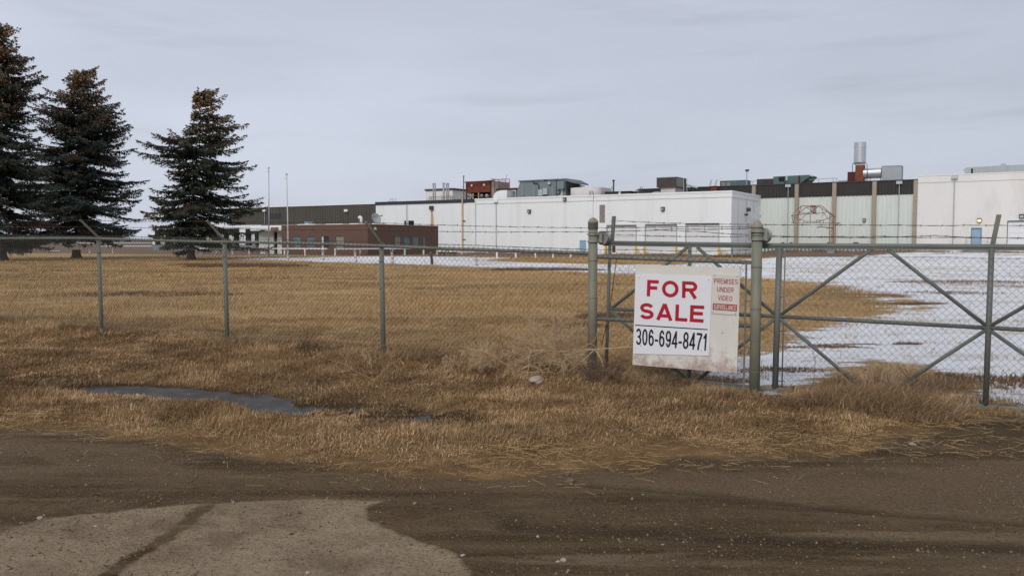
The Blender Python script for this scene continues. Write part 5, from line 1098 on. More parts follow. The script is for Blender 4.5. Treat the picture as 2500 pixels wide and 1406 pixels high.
# sliding gate behind the posts
GO = .16
T = thing('sliding_gate', fp(fs(1900, 800, GO)[0], 0, GO), 'long grey cantilever sliding gate with cross braces and chain-link infill', 'gate')
def gp(px, py, d=0.0): return fen(px, py, GO + d)
def gtube(nm, pts, r, mt='gate', par=None, n=10, d=0.0):
    m1 = MB(); m1.path([gp(x, y, d) for x, y in pts], r, n); return obj(nm, m1, M[mt], par or T, smooth=True)
gtube('top_rail', [(1471, 593), (1900, 599.5), (2500, 603), (2760, 604)], .026, 'gate')
m1 = MB(); a = [gp(1474, 597.5), gp(1900, 604.5), gp(2760, 610)]
for p0, p1 in zip(a[:-1], a[1:]): m1.obox((p0 + p1) / 2, (p1 - p0) / 2, FN * .02, (0, 0, .012))
obj('track', m1, M['gate'], T)
gtube('middle_rail', [(1487, 754), (1900, 772)], .021); gtube('middle_rail', [(1900, 772), (2410, 800)], .021); gtube('middle_rail', [(2410, 800), (2700, 815)], .021)
ups = [((1489, 600), (1480, 905), .020), ((1684, 602), (1683, 930), .021), ((1903, 606), (1892, 948), .032), ((2421, 606), (2406, 990), .026)]
for a, b, r in ups: gtube('upright', [a, b], r)
gtube('upright', [(2690, 606), (2680, 1012)], .026)
for a, b in (((1678, 604), (1488, 757)), ((1702, 604), (1900, 774)), ((1488, 756), (1672, 922)), ((1898, 773), (1706, 925)), ((2132, 606), (1901, 772)), ((2166, 608), (2414, 800)), ((1900, 775), (2125, 965)), ((2412, 802), (2160, 965)), ((2412, 799), (2690, 640)), ((2412, 803), (2680, 990))): gtube('brace', [a, b], .0185)
def lo(x): return np.interp(x, [1480, 1720, 1900, 2340, 2500, 2760], [908, 935, 952, 988, 1001, 1022])
m1 = MB()
xs_ = [1480, 1720, 1960, 2200, 2420, 2760]
for x0, x1 in zip(xs_[:-1], xs_[1:]): p0, p1 = gp(x0, lo(x0)), gp(x1, lo(x1)); m1.obox((p0 + p1) / 2, (p1 - p0) / 2, FN * .022, (0, 0, .022))
obj('bottom_rail', m1, M['post'], T)
gtube('tension_bar', [(1917, 612), (1909, 944)], .0075, 'post', n=6)
m1 = MB()
for y in (628, 725, 808, 930): m1.tube(gp(1898 if y > 700 else 1903, y), gp(1916, y), .007, 6)
obj('tension_band', m1, M['gate'], T)
gtz = segz(1915, 624, 2700, 634, GO); gbz = segz(1915, 947, 2700, 1012, GO)
obj('chain_link', fabric(fs(1916, 700, GO)[0], fs(2700, 700, GO)[0], lambda s: gbz(s) + .0, gtz, GO - .028, barb=.012, r=.0021), M['wire'], T)
m1 = MB(); m1.path([gp(1917, 626), (gp(2300, 628.5)), gp(2700, 636)], .002, 4); obj('tension_wire', m1, M['wire'], T)
m1 = MB(); m1.obox((gp(1499, 528) + gp(1494, 596)) / 2, (gp(1499, 528) - gp(1494, 596)) / 2, FU * .018, FN * .018); m1.tube(gp(1490, 540), gp(1498, 540), .003, 5); obj('wire_arm', m1, M['gate'], T)
m1 = MB(); m1.obox((gp(2439, 524) + gp(2423, 600)) / 2, (gp(2439, 524) - gp(2423, 600)) / 2, FU * .021, FN * .021); obj('wire_arm', m1, M['gatel'], T)
m1 = MB(); m1.obox((gp(1499, 600) + gp(1498, 616)) / 2, FU * .016, FN * .012, (0, 0, .04)); m1.obox(gp(1483, 588), FU * .03, FN * .012, (0, 0, .012)); obj('stop_plate', m1, M['rust'], T)
m1 = MB(); m1.path([gp(1503, 622), gp(1505, 635), gp(1499, 680), gp(1488, 760), gp(1468, 846)], .005, 5); obj('rusty_rod', m1, M['rust'], T)
for px in ([(1510, 539), (1640, 545), (1826, 548), (2100, 549.5), (2435, 550)], [(1506, 573), (1640, 577), (1826, 577.5), (1980, 578), (2160, 577), (2300, 580), (2428, 580)], [(1880, 575), (2000, 579.5), (2160, 579.5), (2280, 575), (2430, 582)], [(2436, 550), (2760, 551)], [(2428, 580), (2760, 583)]): wire_px(px, T, off=GO, sag=.003)
m1 = MB()
for cx_, cy_ in ((1506, 539.5), (1505, 573.5)):
    c = gp(cx_, cy_); m1 = MB()
    for i in range(10): a0, a1 = i * math.pi / 5, (i + 1) * math.pi / 5; m1.tube(c + FU * .011 * math.cos(a0) + Vector((0, 0, .011 * math.sin(a0))), c + FU * .011 * math.cos(a1) + Vector((0, 0, .011 * math.sin(a1))), .002, 4)
    obj('wire_eye', m1, M['wire'], T)

# ---- sign board
SO = -.045
TL, TR, BR, BL = fen(1553, 645, SO), fen(1807.5, 654.5, SO), fen(1799, 911, SO), fen(1544, 890, SO)
T = thing('sale_sign', (BL + BR) / 2, 'peeling square plywood board with red FOR SALE panel hung on the fence', 'sign')
sx = ((TR - TL) + (BR - BL)) / 2; sx_l = sx.length; ex_ = sx.normalized(); ey_ = ((TL - BL) + (TR - BR)).normalized(); ez_ = ex_.cross(ey_).normalized(); ey_ = ez_.cross(ex_)
if ez_.dot(FN) < 0: ez_ = -ez_
cen = (TL + TR + BR + BL) / 4
m1 = MB(); m1.prism([BL, BR, TR, TL], -ez_ * .016); obj('board', m1, M['board'], T)
def spt(px, py, h=0.0):     # point on the board for a place read off the photo
    d = ray(px, py); t = (cen - CAM).dot(ez_) / d.dot(ez_); return CAM + d * t + ez_ * h
def panel(nm, q, mt, h, th, par, lab=None):
    m1 = MB(); P_ = [spt(x, y, h) for x, y in q]; m1.prism(P_, -ez_ * th); o = obj(nm, m1, mt, par)
    if lab: o['label'] = lab
    return o
SALE = panel('sale_panel', [(1546, 863), (1731, 867.5) if False else (1731, 868), (1739, 675), (1552, 669)], M['panel'], .008, .006, T, 'white FOR SALE panel with phone number')
CAMP = panel('notice_panel', [(1738, 765), (1799, 769.5), (1805, 672.5), (1742, 669)], M['panel2'], .008, .006, T, 'small faded video surveillance notice')
def arc(cx, cy, rx, ry, a0, a1, n=18): return [(cx + rx * math.cos(R(a0 + (a1 - a0) * i / n)), cy + ry * math.sin(R(a0 + (a1 - a0) * i / n))) for i in range(n + 1)]
def glyph(c, t, k):
    """stroke centre lines of one capital or digit, height 1; t stroke width, k widens or narrows; returns (width, [polyline])"""
    W = {'O': .98, 'R': .88, 'F': .70, 'S': .84, 'A': .98, 'L': .70, 'E': .78, 'P': .8, 'M': .96, 'I': t / k, 'U': .86, 'N': .86, 'D': .88, 'V': .92, 'C': .88, '-': .46, '1': .5}.get(c, .74) * k
    h = t / 2; r = W / 2 - h; q = (1 - t) / 4; m = .5
    if c == 'O': return W, [arc(W / 2, .5, r, .5 - h, 0, 360, 30)]
    if c == '0': return W, [arc(W / 2, .5, r, .5 - h, 0, 360, 30)]
    if c == 'F': return W, [[(h, 0), (h, 1 - h), (W, 1 - h)], [(h, .52), (W * .88, .52)]]
    if c == 'E': return W, [[(W, 1 - h), (h, 1 - h), (h, h), (W, h)], [(h, .52), (W * .93, .52)]]
    if c == 'L': return W, [[(h, 1), (h, h), (W, h)]]
    if c == 'A': return W, [[(h * 1.05, 0), (W / 2, 1.0)], [(W - h * 1.05, 0), (W / 2, 1.0)], [(W * .2, .27), (W * .8, .27)]]
    if c in 'RP':
        b = [(h, 0), (h, 1 - h), (W * .62, 1 - h)] + arc(W * .62, 1 - h - q * 1.02, W * .38 - h, q * 1.02, 90, -90, 12) + [(h, 1 - h - q * 2.04)]
        return W, [b] + ([[(W * .52, 1 - h - q * 2.04), (W - h, 0)]] if c == 'R' else [])
    if c == 'D': return W, [[(h, h), (h, 1 - h), (W * .45, 1 - h)] + arc(W * .45, .5, W * .55 - h, .5 - h, 90, -90, 16) + [(h, h)]]
    if c == 'M': return W, [[(h, 0), (h, 1)], [(h, .98), (W / 2, .05)], [(W - h, .98), (W / 2, .05)], [(W - h, 0), (W - h, 1)]]
    if c == 'N': return W, [[(h, 0), (h, 1)], [(h, .96), (W - h, .04)], [(W - h, 0), (W - h, 1)]]
    if c == 'I': return W, [[(h, 0), (h, 1)]]
    if c == 'U': return W, [[(h, 1), (h, .36)] + arc(W / 2, .36, r, .36 - h, 180, 360, 14) + [(W - h, 1)]]
    if c == 'V': return W, [[(h, 1), (W / 2, 0)], [(W - h, 1), (W / 2, 0)]]
    if c == 'C': return W, [arc(W / 2, .5, r, .5 - h, 45, 315, 24)]
    if c == 'S': return W, [arc(W / 2, 1 - h - q, r * .94, q, 18, 270, 18) + arc(W / 2, h + q, r, q, 90, -162, 18)[1:]]
    if c == '3': return W, [arc(W / 2, 1 - h - q, r * .92, q, 165, -90, 18) + arc(W / 2, h + q, r, q, 90, -165, 18)[1:]]
    if c == '8': return W, [arc(W / 2, 1 - h - q, r * .9, q, 0, 360, 22), arc(W / 2, h + q, r, q, 0, 360, 22)]
    if c in '69':
        g_ = [arc(W / 2, .5, r, .5 - h, 35, 180, 14) + [(h, h + q * 1.2)], arc(W / 2, h + q * 1.2, r, q * 1.2, 0, 360, 24)]
        return W, g_ if c == '6' else [[(W - x, 1 - y) for x, y in l] for l in g_]
    if c == '4': return W, [[(W * .70, 1 - h * .4), (h * .6, .27), (W, .27)], [(W * .70, 1), (W * .70, 0)]]
    if c == '7': return W, [[(0, 1 - h), (W - h * .6, 1 - h)], [(W - h * .8, 1 - h), (W * .5, .45), (W * .36, 0)]]
    if c == '1': return W, [[(W * .66, 0), (W * .66, 1)], [(W * .66, .93), (W * .12, .70)]]
    if c == '-': return W, [[(0, .36), (W, .36)]]
def ribbon(line, t):
    out_v = []; n = len(line); cl = math.dist(line[0], line[-1]) < 1e-6 and n > 3
    for i in range(n):
        p = line[i]; a = line[i - 1] if i else (line[-2] if cl else None); b = line[i + 1] if i < n - 1 else (line[1] if cl else None)
        ds = []
        for u_, v_ in ((a, p), (p, b)):
            if u_ is None or v_ is None: continue
            d = (v_[0] - u_[0], v_[1] - u_[1]); l = math.hypot(*d)
            if l > 1e-9: ds.append((d[0] / l, d[1] / l))
        nx_, ny_ = -sum(d[1] for d in ds), sum(d[0] for d in ds); l = math.hypot(nx_, ny_); nx_, ny_ = nx_ / l, ny_ / l
        c = nx_ * -ds[0][1] + ny_ * ds[0][0]; k = t / 2 / max(c, .45); out_v += [(p[0] + nx_ * k, p[1] + ny_ * k), (p[0] - nx_ * k, p[1] - ny_ * k)]
    return out_v, [(2 * i, 2 * i + 1, 2 * i + 3, 2 * i + 2) for i in range(n - 1)]
def lettering(nm, body, q, mt, par, h, t=.2, k=1.0, gap=.13):
    """lay a line of text in the quad q = (bl, br, tr, tl) of photo places on the board"""
    vs = []; fs_ = []; x = 0
    for c in body:
        W, ls = glyph(c, t, k)
        for li, l in enumerate(ls):
            v_, f_ = ribbon(l, t); o_ = len(vs); vs += [(x + a, b, li) for a, b in v_]; fs_ += [tuple(i + o_ for i in f) for f in f_]
        x += W + gap
    x -= gap; bl, br, tr, tl = [spt(a, b, h) for a, b in q]; out_ = []
    for a, b, li in vs: a /= x; out_.append(bl * (1 - a) * (1 - b) + br * a * (1 - b) + tr * a * b + tl * (1 - a) * b + ez_ * .0002 * li)
    me = bpy.data.meshes.new(nm); im = worldm(par); me.from_pydata([tuple(im @ Vector(v)) for v in out_], [], fs_); me.update()
    return link(nm, me, mt, par)
H1_ = .0095
lettering('lettering', 'FOR', [(1579.5, 723), (1703, 729), (1703, 687.5), (1581, 683)], M['red'], SALE, H1_, .205, 1.0, .2)
lettering('lettering', 'SALE', [(1562, 778), (1718, 787.5), (1720, 746), (1563, 739)], M['red'], SALE, H1_, .205, 1.0, .14)
lettering('lettering', '306-694-8471', [(1553, 841), (1725, 856), (1728, 814), (1553.5, 801)], M['ink'], SALE, H1_, .13, .62, .075)
panel('underline', [(1551.5, 794.5), (1728, 805.5), (1728, 803), (1551.5, 792)], M['ink'], .0092, .001, SALE)
lettering('lettering', 'PREMISES', [(1743.5, 692), (1801.5, 694.5), (1802, 682), (1744, 679.5)], M['redfade'], CAMP, H1_, .14, .8, .13)
lettering('lettering', 'UNDER', [(1751, 712), (1791.5, 714.5), (1792, 702.5), (1752, 700)], M['redfade'], CAMP, H1_, .14, .8, .13)
lettering('lettering', 'VIDEO', [(1753, 732.5), (1788, 735), (1789, 723), (1754, 720.5)], M['redfade'], CAMP, H1_, .14, .8, .13)
panel('red_band', [(1740.5, 756), (1799, 760), (1800, 743.5), (1741, 740)], M['redfade'], .0092, .001, CAMP)
lettering('lettering', 'SURVEILLANCE', [(1743, 754), (1797, 757.5), (1798, 746), (1743.5, 742.5)], M['panel2'], CAMP, .0098, .15, .75, .12)
for par, pts in ((SALE, ((1562, 678), (1731, 684), (1565, 844), (1712, 855))), (CAMP, ((1744, 672), (1801, 675), (1741, 761), (1796, 766)))):
    m1 = MB()
    for x, y in pts: m1.lathe(spt(x, y, .008), ez_, [(0, .006), (.003, .0055), (.004, .002)], 8)
    obj('screws', m1, M['screw'], par)
m1 = MB()
for x, y in ((1560, 876), (1562, 880), (1785, 900), (1786, 905)): m1.obox(spt(x, y, .002), ex_ * .0015, ey_ * .01, ez_ * .0015)
obj('nail_marks', m1, M['screw'], T)

# ================================================================== PUDDLE, STONES, GRASS
def grid_sheet(name, poly, z, mt, st=.06):
    p = np.array(poly); xa, ya = p.min(0); xb, yb = p.max(0); X, Y = np.meshgrid(np.arange(xa, xb, st), np.arange(ya, yb, st)); ny_, nx_ = X.shape
    idx = np.arange(nx_ * ny_).reshape(ny_, nx_); q = np.stack([idx[:-1, :-1], idx[:-1, 1:], idx[1:, 1:], idx[1:, :-1]], -1).reshape(-1, 4)
    ins = sdist(X.ravel(), Y.ravel(), p) > 0; q = q[ins[q].all(1)]
    used = np.unique(q); mp_ = -np.ones(nx_ * ny_, int); mp_[used] = np.arange(len(used)); V = np.stack([X.ravel()[used], Y.ravel()[used], np.full(len(used), z)], 1)
    return link(name, npmesh(name, V, mp_[q], 4), mt)
def water_mat():
    m = bpy.data.materials.new('icy_puddle'); m.use_nodes = True; t = m.node_tree; b = t.nodes['Principled BSDF']; L = t.links.new
    tc = t.nodes.new('ShaderNodeTexCoord'); n = t.nodes.new('ShaderNodeTexNoise'); n.inputs['Scale'].default_value = 5; n.inputs['Detail'].default_value = 6; L(tc.outputs['Object'], n.inputs[0])
    c = t.nodes.new('ShaderNodeValToRGB'); L(n.outputs[0], c.inputs[0]); c.color_ramp.elements[0].color = (.03, .024, .02, 1); c.color_ramp.elements[0].position = .42; c.color_ramp.elements[1].color = (.062, .055, .05, 1); c.color_ramp.elements[1].position = .65
    L(c.outputs[0], b.inputs[0]); b.inputs['Roughness'].default_value = .38; b.inputs['Specular IOR Level'].default_value = .08
    bu = t.nodes.new('ShaderNodeBump'); bu.inputs['Strength'].default_value = .15; bu.inputs['Distance'].default_value = .01; n2 = t.nodes.new('ShaderNodeTexNoise'); n2.inputs['Scale'].default_value = 14; L(tc.outputs['Object'], n2.inputs[0]); L(n2.outputs[0], bu.inputs['Height']); L(bu.outputs[0], b.inputs['Normal']); return m
PZ = -.058
DL = DITCH[1:7]; pud = np.vstack([DL + [0, .75], (DL - [0, .75])[::-1]])
o = grid_sheet('puddle', pud, PZ, water_mat(), .04); tag(o, 'shallow icy puddle lying in the ditch grass', 'puddle', kind='structure')

def blades(name, P, Hh, W, yaw, lean, ldir, C, mt, curve=.5):
    n = len(P); up = np.array([0, 0, 1.0]); s = np.stack([np.cos(yaw), np.sin(yaw), np.zeros(n)], 1) * (W / 2)[:, None]
    d = np.stack([np.cos(ldir), np.sin(ldir), np.zeros(n)], 1)
    l1 = lean * (1 - curve); l2 = lean * (1 + curve)
    m_ = P + up * (Hh * .5 * np.cos(l1))[:, None] + d * (Hh * .5 * np.sin(l1))[:, None]
    t_ = m_ + up * (Hh * .5 * np.cos(l2))[:, None] + d * (Hh * .5 * np.sin(l2))[:, None]
    V = np.stack([P - s, P + s, m_ + s * .8, m_ - s * .8, t_], 1).reshape(-1, 3); b = np.arange(n) * 5
    f = np.stack([b, b + 1, b + 2, b, b + 2, b + 3, b + 3, b + 2, b + 4], 1).reshape(-1, 3)
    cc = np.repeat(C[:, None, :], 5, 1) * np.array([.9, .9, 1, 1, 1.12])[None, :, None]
    return link(name, npmesh(name, V, f, 3, {'Col': cc.reshape(-1, 3)}), mt)
g = np.random.default_rng(5)
def fdist(X, Y): return (Y - FZ - FM * X) * FU.x       # + beyond the fence
def palette(n, fb, a, b, c):
    t = np.clip(fb + g.normal(0, .16, n), 0, 1)[:, None]; col = np.array(a) * (1 - t) + np.array(b) * t
    k = (g.random(n) < .12)[:, None]; return np.where(k, np.array(c), col) * g.uniform(.75, 1.25, n)[:, None] * np.array([1.13, 1.11, 1.10])
TAN, GOLD, PALE_ = (.24, .15, .078), (.40, .265, .135), (.54, .40, .24)
def near_grass():
    n = 900000; Y = g.uniform(4.6, 17, n); hw = .74 * Y + 1.6; X = g.uniform(-1, 1, n) * hw
    keep = g.random(n) < (hw / hw.max())**.0 * np.clip(1.15 - (Y - 5) / 22, .3, 1) * hw / hw.max() * 1.2
    X, Y = X[keep], Y[keep]; n = len(X)
    dd = sdist(X, Y, DIRT) + (fbm(X * 2.2, Y * 2.2, 4) - .5) * 1.0
    sn = sdist(X, Y, SNOW) + (fbm(X * 1.3, Y * 3, 4) - .5) * 1.2 + .12
    pu_ = (PZ + .004 - height(X, Y)) * 6
    cl = fbm(X * 3.2, Y * 3.2, 3); pr = sstep(.22, -.12, dd) * np.where(sn > 0, .22 * sstep(.62, .72, fbm(X * 1.7 + 9, Y * 3.5, 3)) + .004, 1) * (sstep(.04, -.10, pu_) + .30 * sstep(.52, .66, fbm(X * 4 + 3, Y * 6, 3))) * (.45 + .9 * cl) * (1 - .55 * sstep(1.0, 3.0, fdist(X, Y)))
    gx_, gy_ = c2(0).x, c2(0).y; pr = pr * np.where((np.hypot(X - gx_, Y - gy_ + .12) < .26), .12, 1); k = g.random(n) < pr; X, Y, dd, cl = X[k], Y[k], dd[k], cl[k]; n = len(X)
    fd = fdist(X, Y); H = .035 + .045 * cl + .07 * np.exp(-((fd - .1) / .6) ** 2) * g.random(n) + .01 * sstep(1, 3, fd)
    H *= .68; H *= np.clip(.45 + .8 * sstep(.1, -.9, dd), .4, 1.3) * g.uniform(.6, 1.35, n)
    Z = height(X, Y) - .01; wx = fbm(X * .8 + 5, Y * .8, 2)
    lean = np.clip(1.0 + (wx - .5) * 1.6 + g.normal(0, .33, n), .05, 1.5); ld = (fbm(X * 2.3, Y * 2.3 + 40, 3) - .5) * 9.0 + g.normal(0, .75, n)
    C = palette(n, fbm(X * .9 + 3, Y * .9 + 7, 3) * 1.5 - .35, TAN, GOLD, PALE_); dk = sstep(.42, .62, fbm(X * 1.7 + 60, Y * 2.5, 4))[:, None]; C = C * (1 - .38 * dk)
    ft = sstep(-.3, 2.0, fd)[:, None]; C = C * (1 - ft) + (C * .45 + np.array([.25, .165, .075])) * ft
    W = .0026 + .0014 * g.random(n) + .0003 * Y
    return blades('dry_grass', np.stack([X, Y, Z], 1), H * 1.5, W, g.uniform(0, 6.28, n), lean, ld, C, M['blade'])
o = near_grass(); tag(o, 'matted tan dry grass between the road and the field', 'grass', kind='stuff')
def mid_grass():
    n = 330000; u_ = g.random(n); Y = 15 * (80 / 15) ** (u_ ** .8); hw = .68 * Y + 2; X = g.uniform(-1, 1, n) * hw
    sn = sdist(X, Y, SNOW) + (fbm(X * .8, Y * 2, 4) - .5) * 2.6; cl = fbm(X * .7, Y * 1.6, 4)
    pr = np.where(sn > 0, .30 * sstep(.60, .70, fbm(X * .6 + 9, Y * 1.8, 3)) + .003, 1) * sstep(.30, .62, cl) * (1.0); k = g.random(n) < pr; X, Y, cl = X[k], Y[k], cl[k]; n = len(X)
    H = (.06 + .10 * cl) * g.uniform(.5, 1.4, n); W = .0022 + .00042 * Y
    C = palette(n, fbm(X * .25 + 3, Y * .5 + 7, 3) * 1.3 - .15, (.28, .18, .085), (.45, .30, .135), (.50, .38, .21)); dk = sstep(.5, .68, fbm(X * .18 + 60, Y * .6, 4))[:, None]; C = C * (1 - .4 * dk)
    return blades('field_grass', np.stack([X, Y, height(X, Y) - .01], 1), H, W, g.uniform(0, 6.28, n), np.clip(g.normal(.6, .35, n), 0, 1.4), g.normal(0, .9, n), C, M['blade'])
o = mid_grass(); tag(o, 'short golden dry grass over the fenced field', 'grass', kind='stuff')
def clump(name, centres, n, H0, lab, cols, lean0=.7, ld0=0.0, W0=.004, spread=.5):
    X = []; Y = []; H = []
    for cx_, cy_, rx, ry, hh, wgt in centres:
        m_ = int(n * wgt); a = g.uniform(0, 6.28, m_); r = np.sqrt(g.random(m_)); X.append(cx_ + np.cos(a) * r * rx); Y.append(cy_ + np.sin(a) * r * ry); H.append(hh * (1.05 - .55 * r ** 2) * g.uniform(.55, 1.2, m_))
    X, Y, H = map(np.concatenate, (X, Y, H)); k = g.random(len(X)) < .25 + 1.2 * fbm(X * 6, Y * 6, 3); X, Y, H = X[k], Y[k], H[k]; n = len(X)
    C = palette(n, fbm(X * 3, Y * 3, 3), *cols)
    o = blades(name, np.stack([X, Y, height(X, Y) - .02], 1), H, np.full(n, W0) * g.uniform(.7, 1.4, n), g.uniform(0, 6.28, n), np.clip(g.normal(lean0, .3, n), .05, 1.5), ld0 + g.normal(0, spread, n), C, M['blade']); tag(o, lab, 'grass', kind='stuff'); return o
def G(px, py): p = gnd(px, py); return p.x, p.y
def cc_(px, py, rx, ry, h, w_): x, y = G(px, py); return (x, y, rx, ry, h, w_)
clump('tall_grass', [cc_(2080, 988, .5, .3, .30, .22), cc_(2150, 1000, .5, .4, .38, .28), cc_(2230, 1015, .42, .34, .30, .2), cc_(2150, 950, .65, .4, .32, .2), cc_(2010, 990, .3, .15, .15, .05), cc_(2240, 940, .7, .4, .20, .12), cc_(2330, 940, .6, .35, .12, .08)], 30000, .3, 'tall wind-bent reddish grass heaped against the gate', ((.14, .088, .045), (.27, .178, .10), (.42, .31, .19)), lean0=.95, ld0=.4, W0=.0038, spread=1.3)
clump('fence_weeds', [cc_(1000, 880, 1.3, .5, .16, .2), cc_(650, 850, 1.4, .45, .16, .2), cc_(1560, 935, .9, .25, .15, .2), cc_(1700, 960, .7, .25, .13, .16), cc_(350, 800, 1.6, .5, .14, .15), cc_(1950, 985, .3, .15, .12, .05)], 22000, .3, 'taller pale dry weeds along the foot of the fence', ((.17, .11, .065), (.33, .225, .12), (.42, .33, .2)), lean0=.6, ld0=0, W0=.004, spread=1.4)
clump('field_weeds', [cc_(1500, 775, .9, .5, .16, .1), cc_(1400, 800, .6, .4, .12, .06), cc_(2225, 742, .9, .5, .09, .06), cc_(2165, 722, .9, .5, .07, .05), cc_(600, 650, 4.0, 1.6, .35, .25), cc_(480, 645, 2.0, 1.0, .2, .12), cc_(1330, 660, 3.4, 1.2, .22, .2), cc_(350, 720, 3, 1.0, .14, .12), cc_(2350, 690, 3.0, 1.5, .12, .1), cc_(1790, 628, 3, 1.2, .45, .1), cc_(2060, 778, .9, .25, .06, .04), cc_(2010, 850, .8, .18, .07, .04), cc_(2080, 842, .7, .15, .05, .03), cc_(2215, 840, .25, .12, .08, .015), cc_(2330, 715, 1.6, .9, .08, .06), cc_(2480, 700, 1.4, .8, .08, .04), cc_(1900, 905, .7, .25, .07, .04), cc_(2440, 930, 1.2, .35, .12, .06)], 26000, .3, 'brown weed patches in the field and snow', ((.085, .05, .035), (.17, .105, .065), (.24, .16, .1)), lean0=.5, ld0=.2, W0=.016, spread=1.5)
# weeds standing in the far snow and against the buildings
def far_weeds():
    n = 26000; v = 85 + g.exponential(2.4, n) * -1; v = np.where(g.random(n) < .4, 98.9 - g.exponential(1.2, n), VB - .3 - g.exponential(2.0, n)); u = g.uniform(-60, 30, n)
    v = np.where(u > -25.5, 98.6 - g.exponential(1.5, n), v); v = np.where(u <= -25.5, VB - 1.2 - g.exponential(2.5, n), v)
    X = .8526 * u + .5226 * v; Y = -.5226 * u + .8526 * v; k = g.random(n) < sstep(.35, .6, fbm(X * .5, Y * .5, 3)); X, Y = X[k], Y[k]; n = len(X)
    return blades('wall_weeds', np.stack([X, Y, height(X, Y)], 1), g.uniform(.12, .38, n), np.full(n, .03), g.uniform(0, 6.28, n), np.clip(g.normal(.4, .3, n), 0, 1.2), g.uniform(0, 6.28, n), palette(n, g.random(n), (.14, .09, .065), (.26, .19, .13), (.33, .26, .19)), M['blade'])
tag(far_weeds(), 'brown weeds growing along the foot of the far walls', 'weeds', kind='stuff')
# straw at the grass edge
def straw():
    n = 4200; t = g.random(n); E = edge; seg = g.integers(1, len(E) - 3, n); P0 = E[seg]; P1 = E[seg + 1]; p = P0 + (P1 - P0) * t[:, None]
    p = p + np.stack([g.normal(0, .1, n), .26 + g.normal(0, .30, n)], 1)
    k = (np.abs(p[:, 0]) < 7.5) & (g.random(n) < sstep(.42, .66, fbm(p[:, 0] * 1.1 + 20, p[:, 1] * 1.1, 3)) * .6 + .10); p = p[k]
    m_ = 600; q = np.stack([g.uniform(2.2, 5.6, m_), g.uniform(5.9, 7.4, m_)], 1); p = np.vstack([p, q]); n = len(p)
    yaw = g.normal(-.15, .8, n); L_ = g.uniform(.03, .15, n); mb_d = np.stack([np.cos(yaw), np.sin(yaw), g.normal(0, .12, n)], 1) * (L_ / 2)[:, None]
    sd_ = np.stack([-np.sin(yaw), np.cos(yaw), np.zeros(n)], 1) * .0013; c = np.stack([p[:, 0], p[:, 1], height(p[:, 0], p[:, 1]) + .018 + g.random(n) * .03], 1)
    upv = np.array([0, 0, .0016]); V = np.stack([c - mb_d - sd_, c - mb_d + sd_, c + mb_d + sd_, c + mb_d - sd_, c - mb_d + upv, c + mb_d + upv], 1).reshape(-1, 3); b = np.arange(n) * 6
    f = np.stack([b, b + 3, b + 5, b + 4, b + 1, b + 4, b + 5, b + 2], 1).reshape(-1, 4)
    return link('loose_straw', npmesh('loose_straw', V, f, 4), M['straw'])
tag(straw(), 'loose yellow straw along the edge of the dirt', 'straw', kind='stuff')
# gravel
def gravel():
    n = 60000; Y = 2.9 + 5.5 * g.random(n) ** .8; X = g.uniform(-1, 1, n) * (.70 * Y + 1.2); k = sdist(X, Y, DIRT) > .05; X, Y = X[k], Y[k]
    k = g.random(len(X)) < .15 + 1.1 * sstep(.35, .65, fbm(X * 1.2, Y * 1.2, 3)); X, Y = X[k], Y[k]; n = len(X)
    r = .0016 + g.exponential(.0021, n); r = np.clip(r, .0016, .016); oct_ = np.array([[1, 0, 0], [0, 1, 0], [-1, 0, 0], [0, -1, 0], [0, 0, .8], [0, 0, -.6], ]) ; th = g.uniform(0, 6.28, n)
    jit = g.uniform(.65, 1.25, (n, 6, 3)); o_ = oct_[None] * jit; c, s = np.cos(th), np.sin(th); x = o_[..., 0] * c[:, None] - o_[..., 1] * s[:, None]; y = o_[..., 0] * s[:, None] + o_[..., 1] * c[:, None]
    V = np.stack([x, y, o_[..., 2]], -1) * r[:, None, None] + np.stack([X, Y, height(X, Y) + r * .15], 1)[:, None]; b = (np.arange(n) * 6)[:, None, None]
    F_ = np.array([[0, 1, 4], [1, 2, 4], [2, 3, 4], [3, 0, 4], [1, 0, 5], [2, 1, 5], [3, 2, 5], [0, 3, 5]])[None] + b
    base = np.array([.15, .11, .072])[None] * g.uniform(.4, 1.75, n)[:, None]; base = np.where((g.random(n) < .05)[:, None], np.array([.27, .22, .17]), base); base = np.where((g.random(n) < .12)[:, None], np.array([.19, .11, .05]), base)
    return link('gravel', npmesh('gravel', V.reshape(-1, 3), F_.reshape(-1, 3), 3, {'Col': np.repeat(base[:, None], 6, 1).reshape(-1, 3)}), M['pebble'])
tag(gravel(), 'small stones scattered over the dirt road', 'gravel', kind='stuff')
def stone(px, py, r, lab, name='stone', squash=.6, dark=False):
    p = gnd(px, py); z = hz(p.x, p.y); import bmesh
    bm = bmesh.new(); bmesh.ops.create_icosphere(bm, subdivisions=3, radius=1)
    se = random.random() * 50
    for v in bm.verts:
        c = v.co; k = 1 + .22 * (float(vnoise(np.array([c.x * 1.3 + se]), np.array([c.y * 1.3 + c.z * 1.7]))[0]) - .5) * 2; v.co = Vector((c.x * r * 1.25 * k, c.y * r * .9 * k, c.z * r * squash * k))
    for f in bm.faces: f.smooth = True
    me = bpy.data.meshes.new(name); bm.to_mesh(me); bm.free(); me.materials.append(M['stone'] if not dark else M['twigdark']); o = bpy.data.objects.new(name, me); COL.objects.link(o); o.location = (p.x, p.y, z + r * squash * .35); o.rotation_euler = (0, 0, random.random() * 3)
    tag(o, lab, 'stone'); return o
stone(1311, 941, .095, 'large pale rock half sunk in the grass left of the gate post', 'rock', .5)
stone(1376, 1371, .016, 'palest loose stone at the bottom of the dirt road'); stone(1362, 1374, .010, 'small grey pebble touching the left of the palest stone'); stone(1313, 1309, .010, 'small white pebble on wet dirt above the palest stone'); stone(1362, 1309, .011, 'dark flat pebble beside the small white one', dark=True)
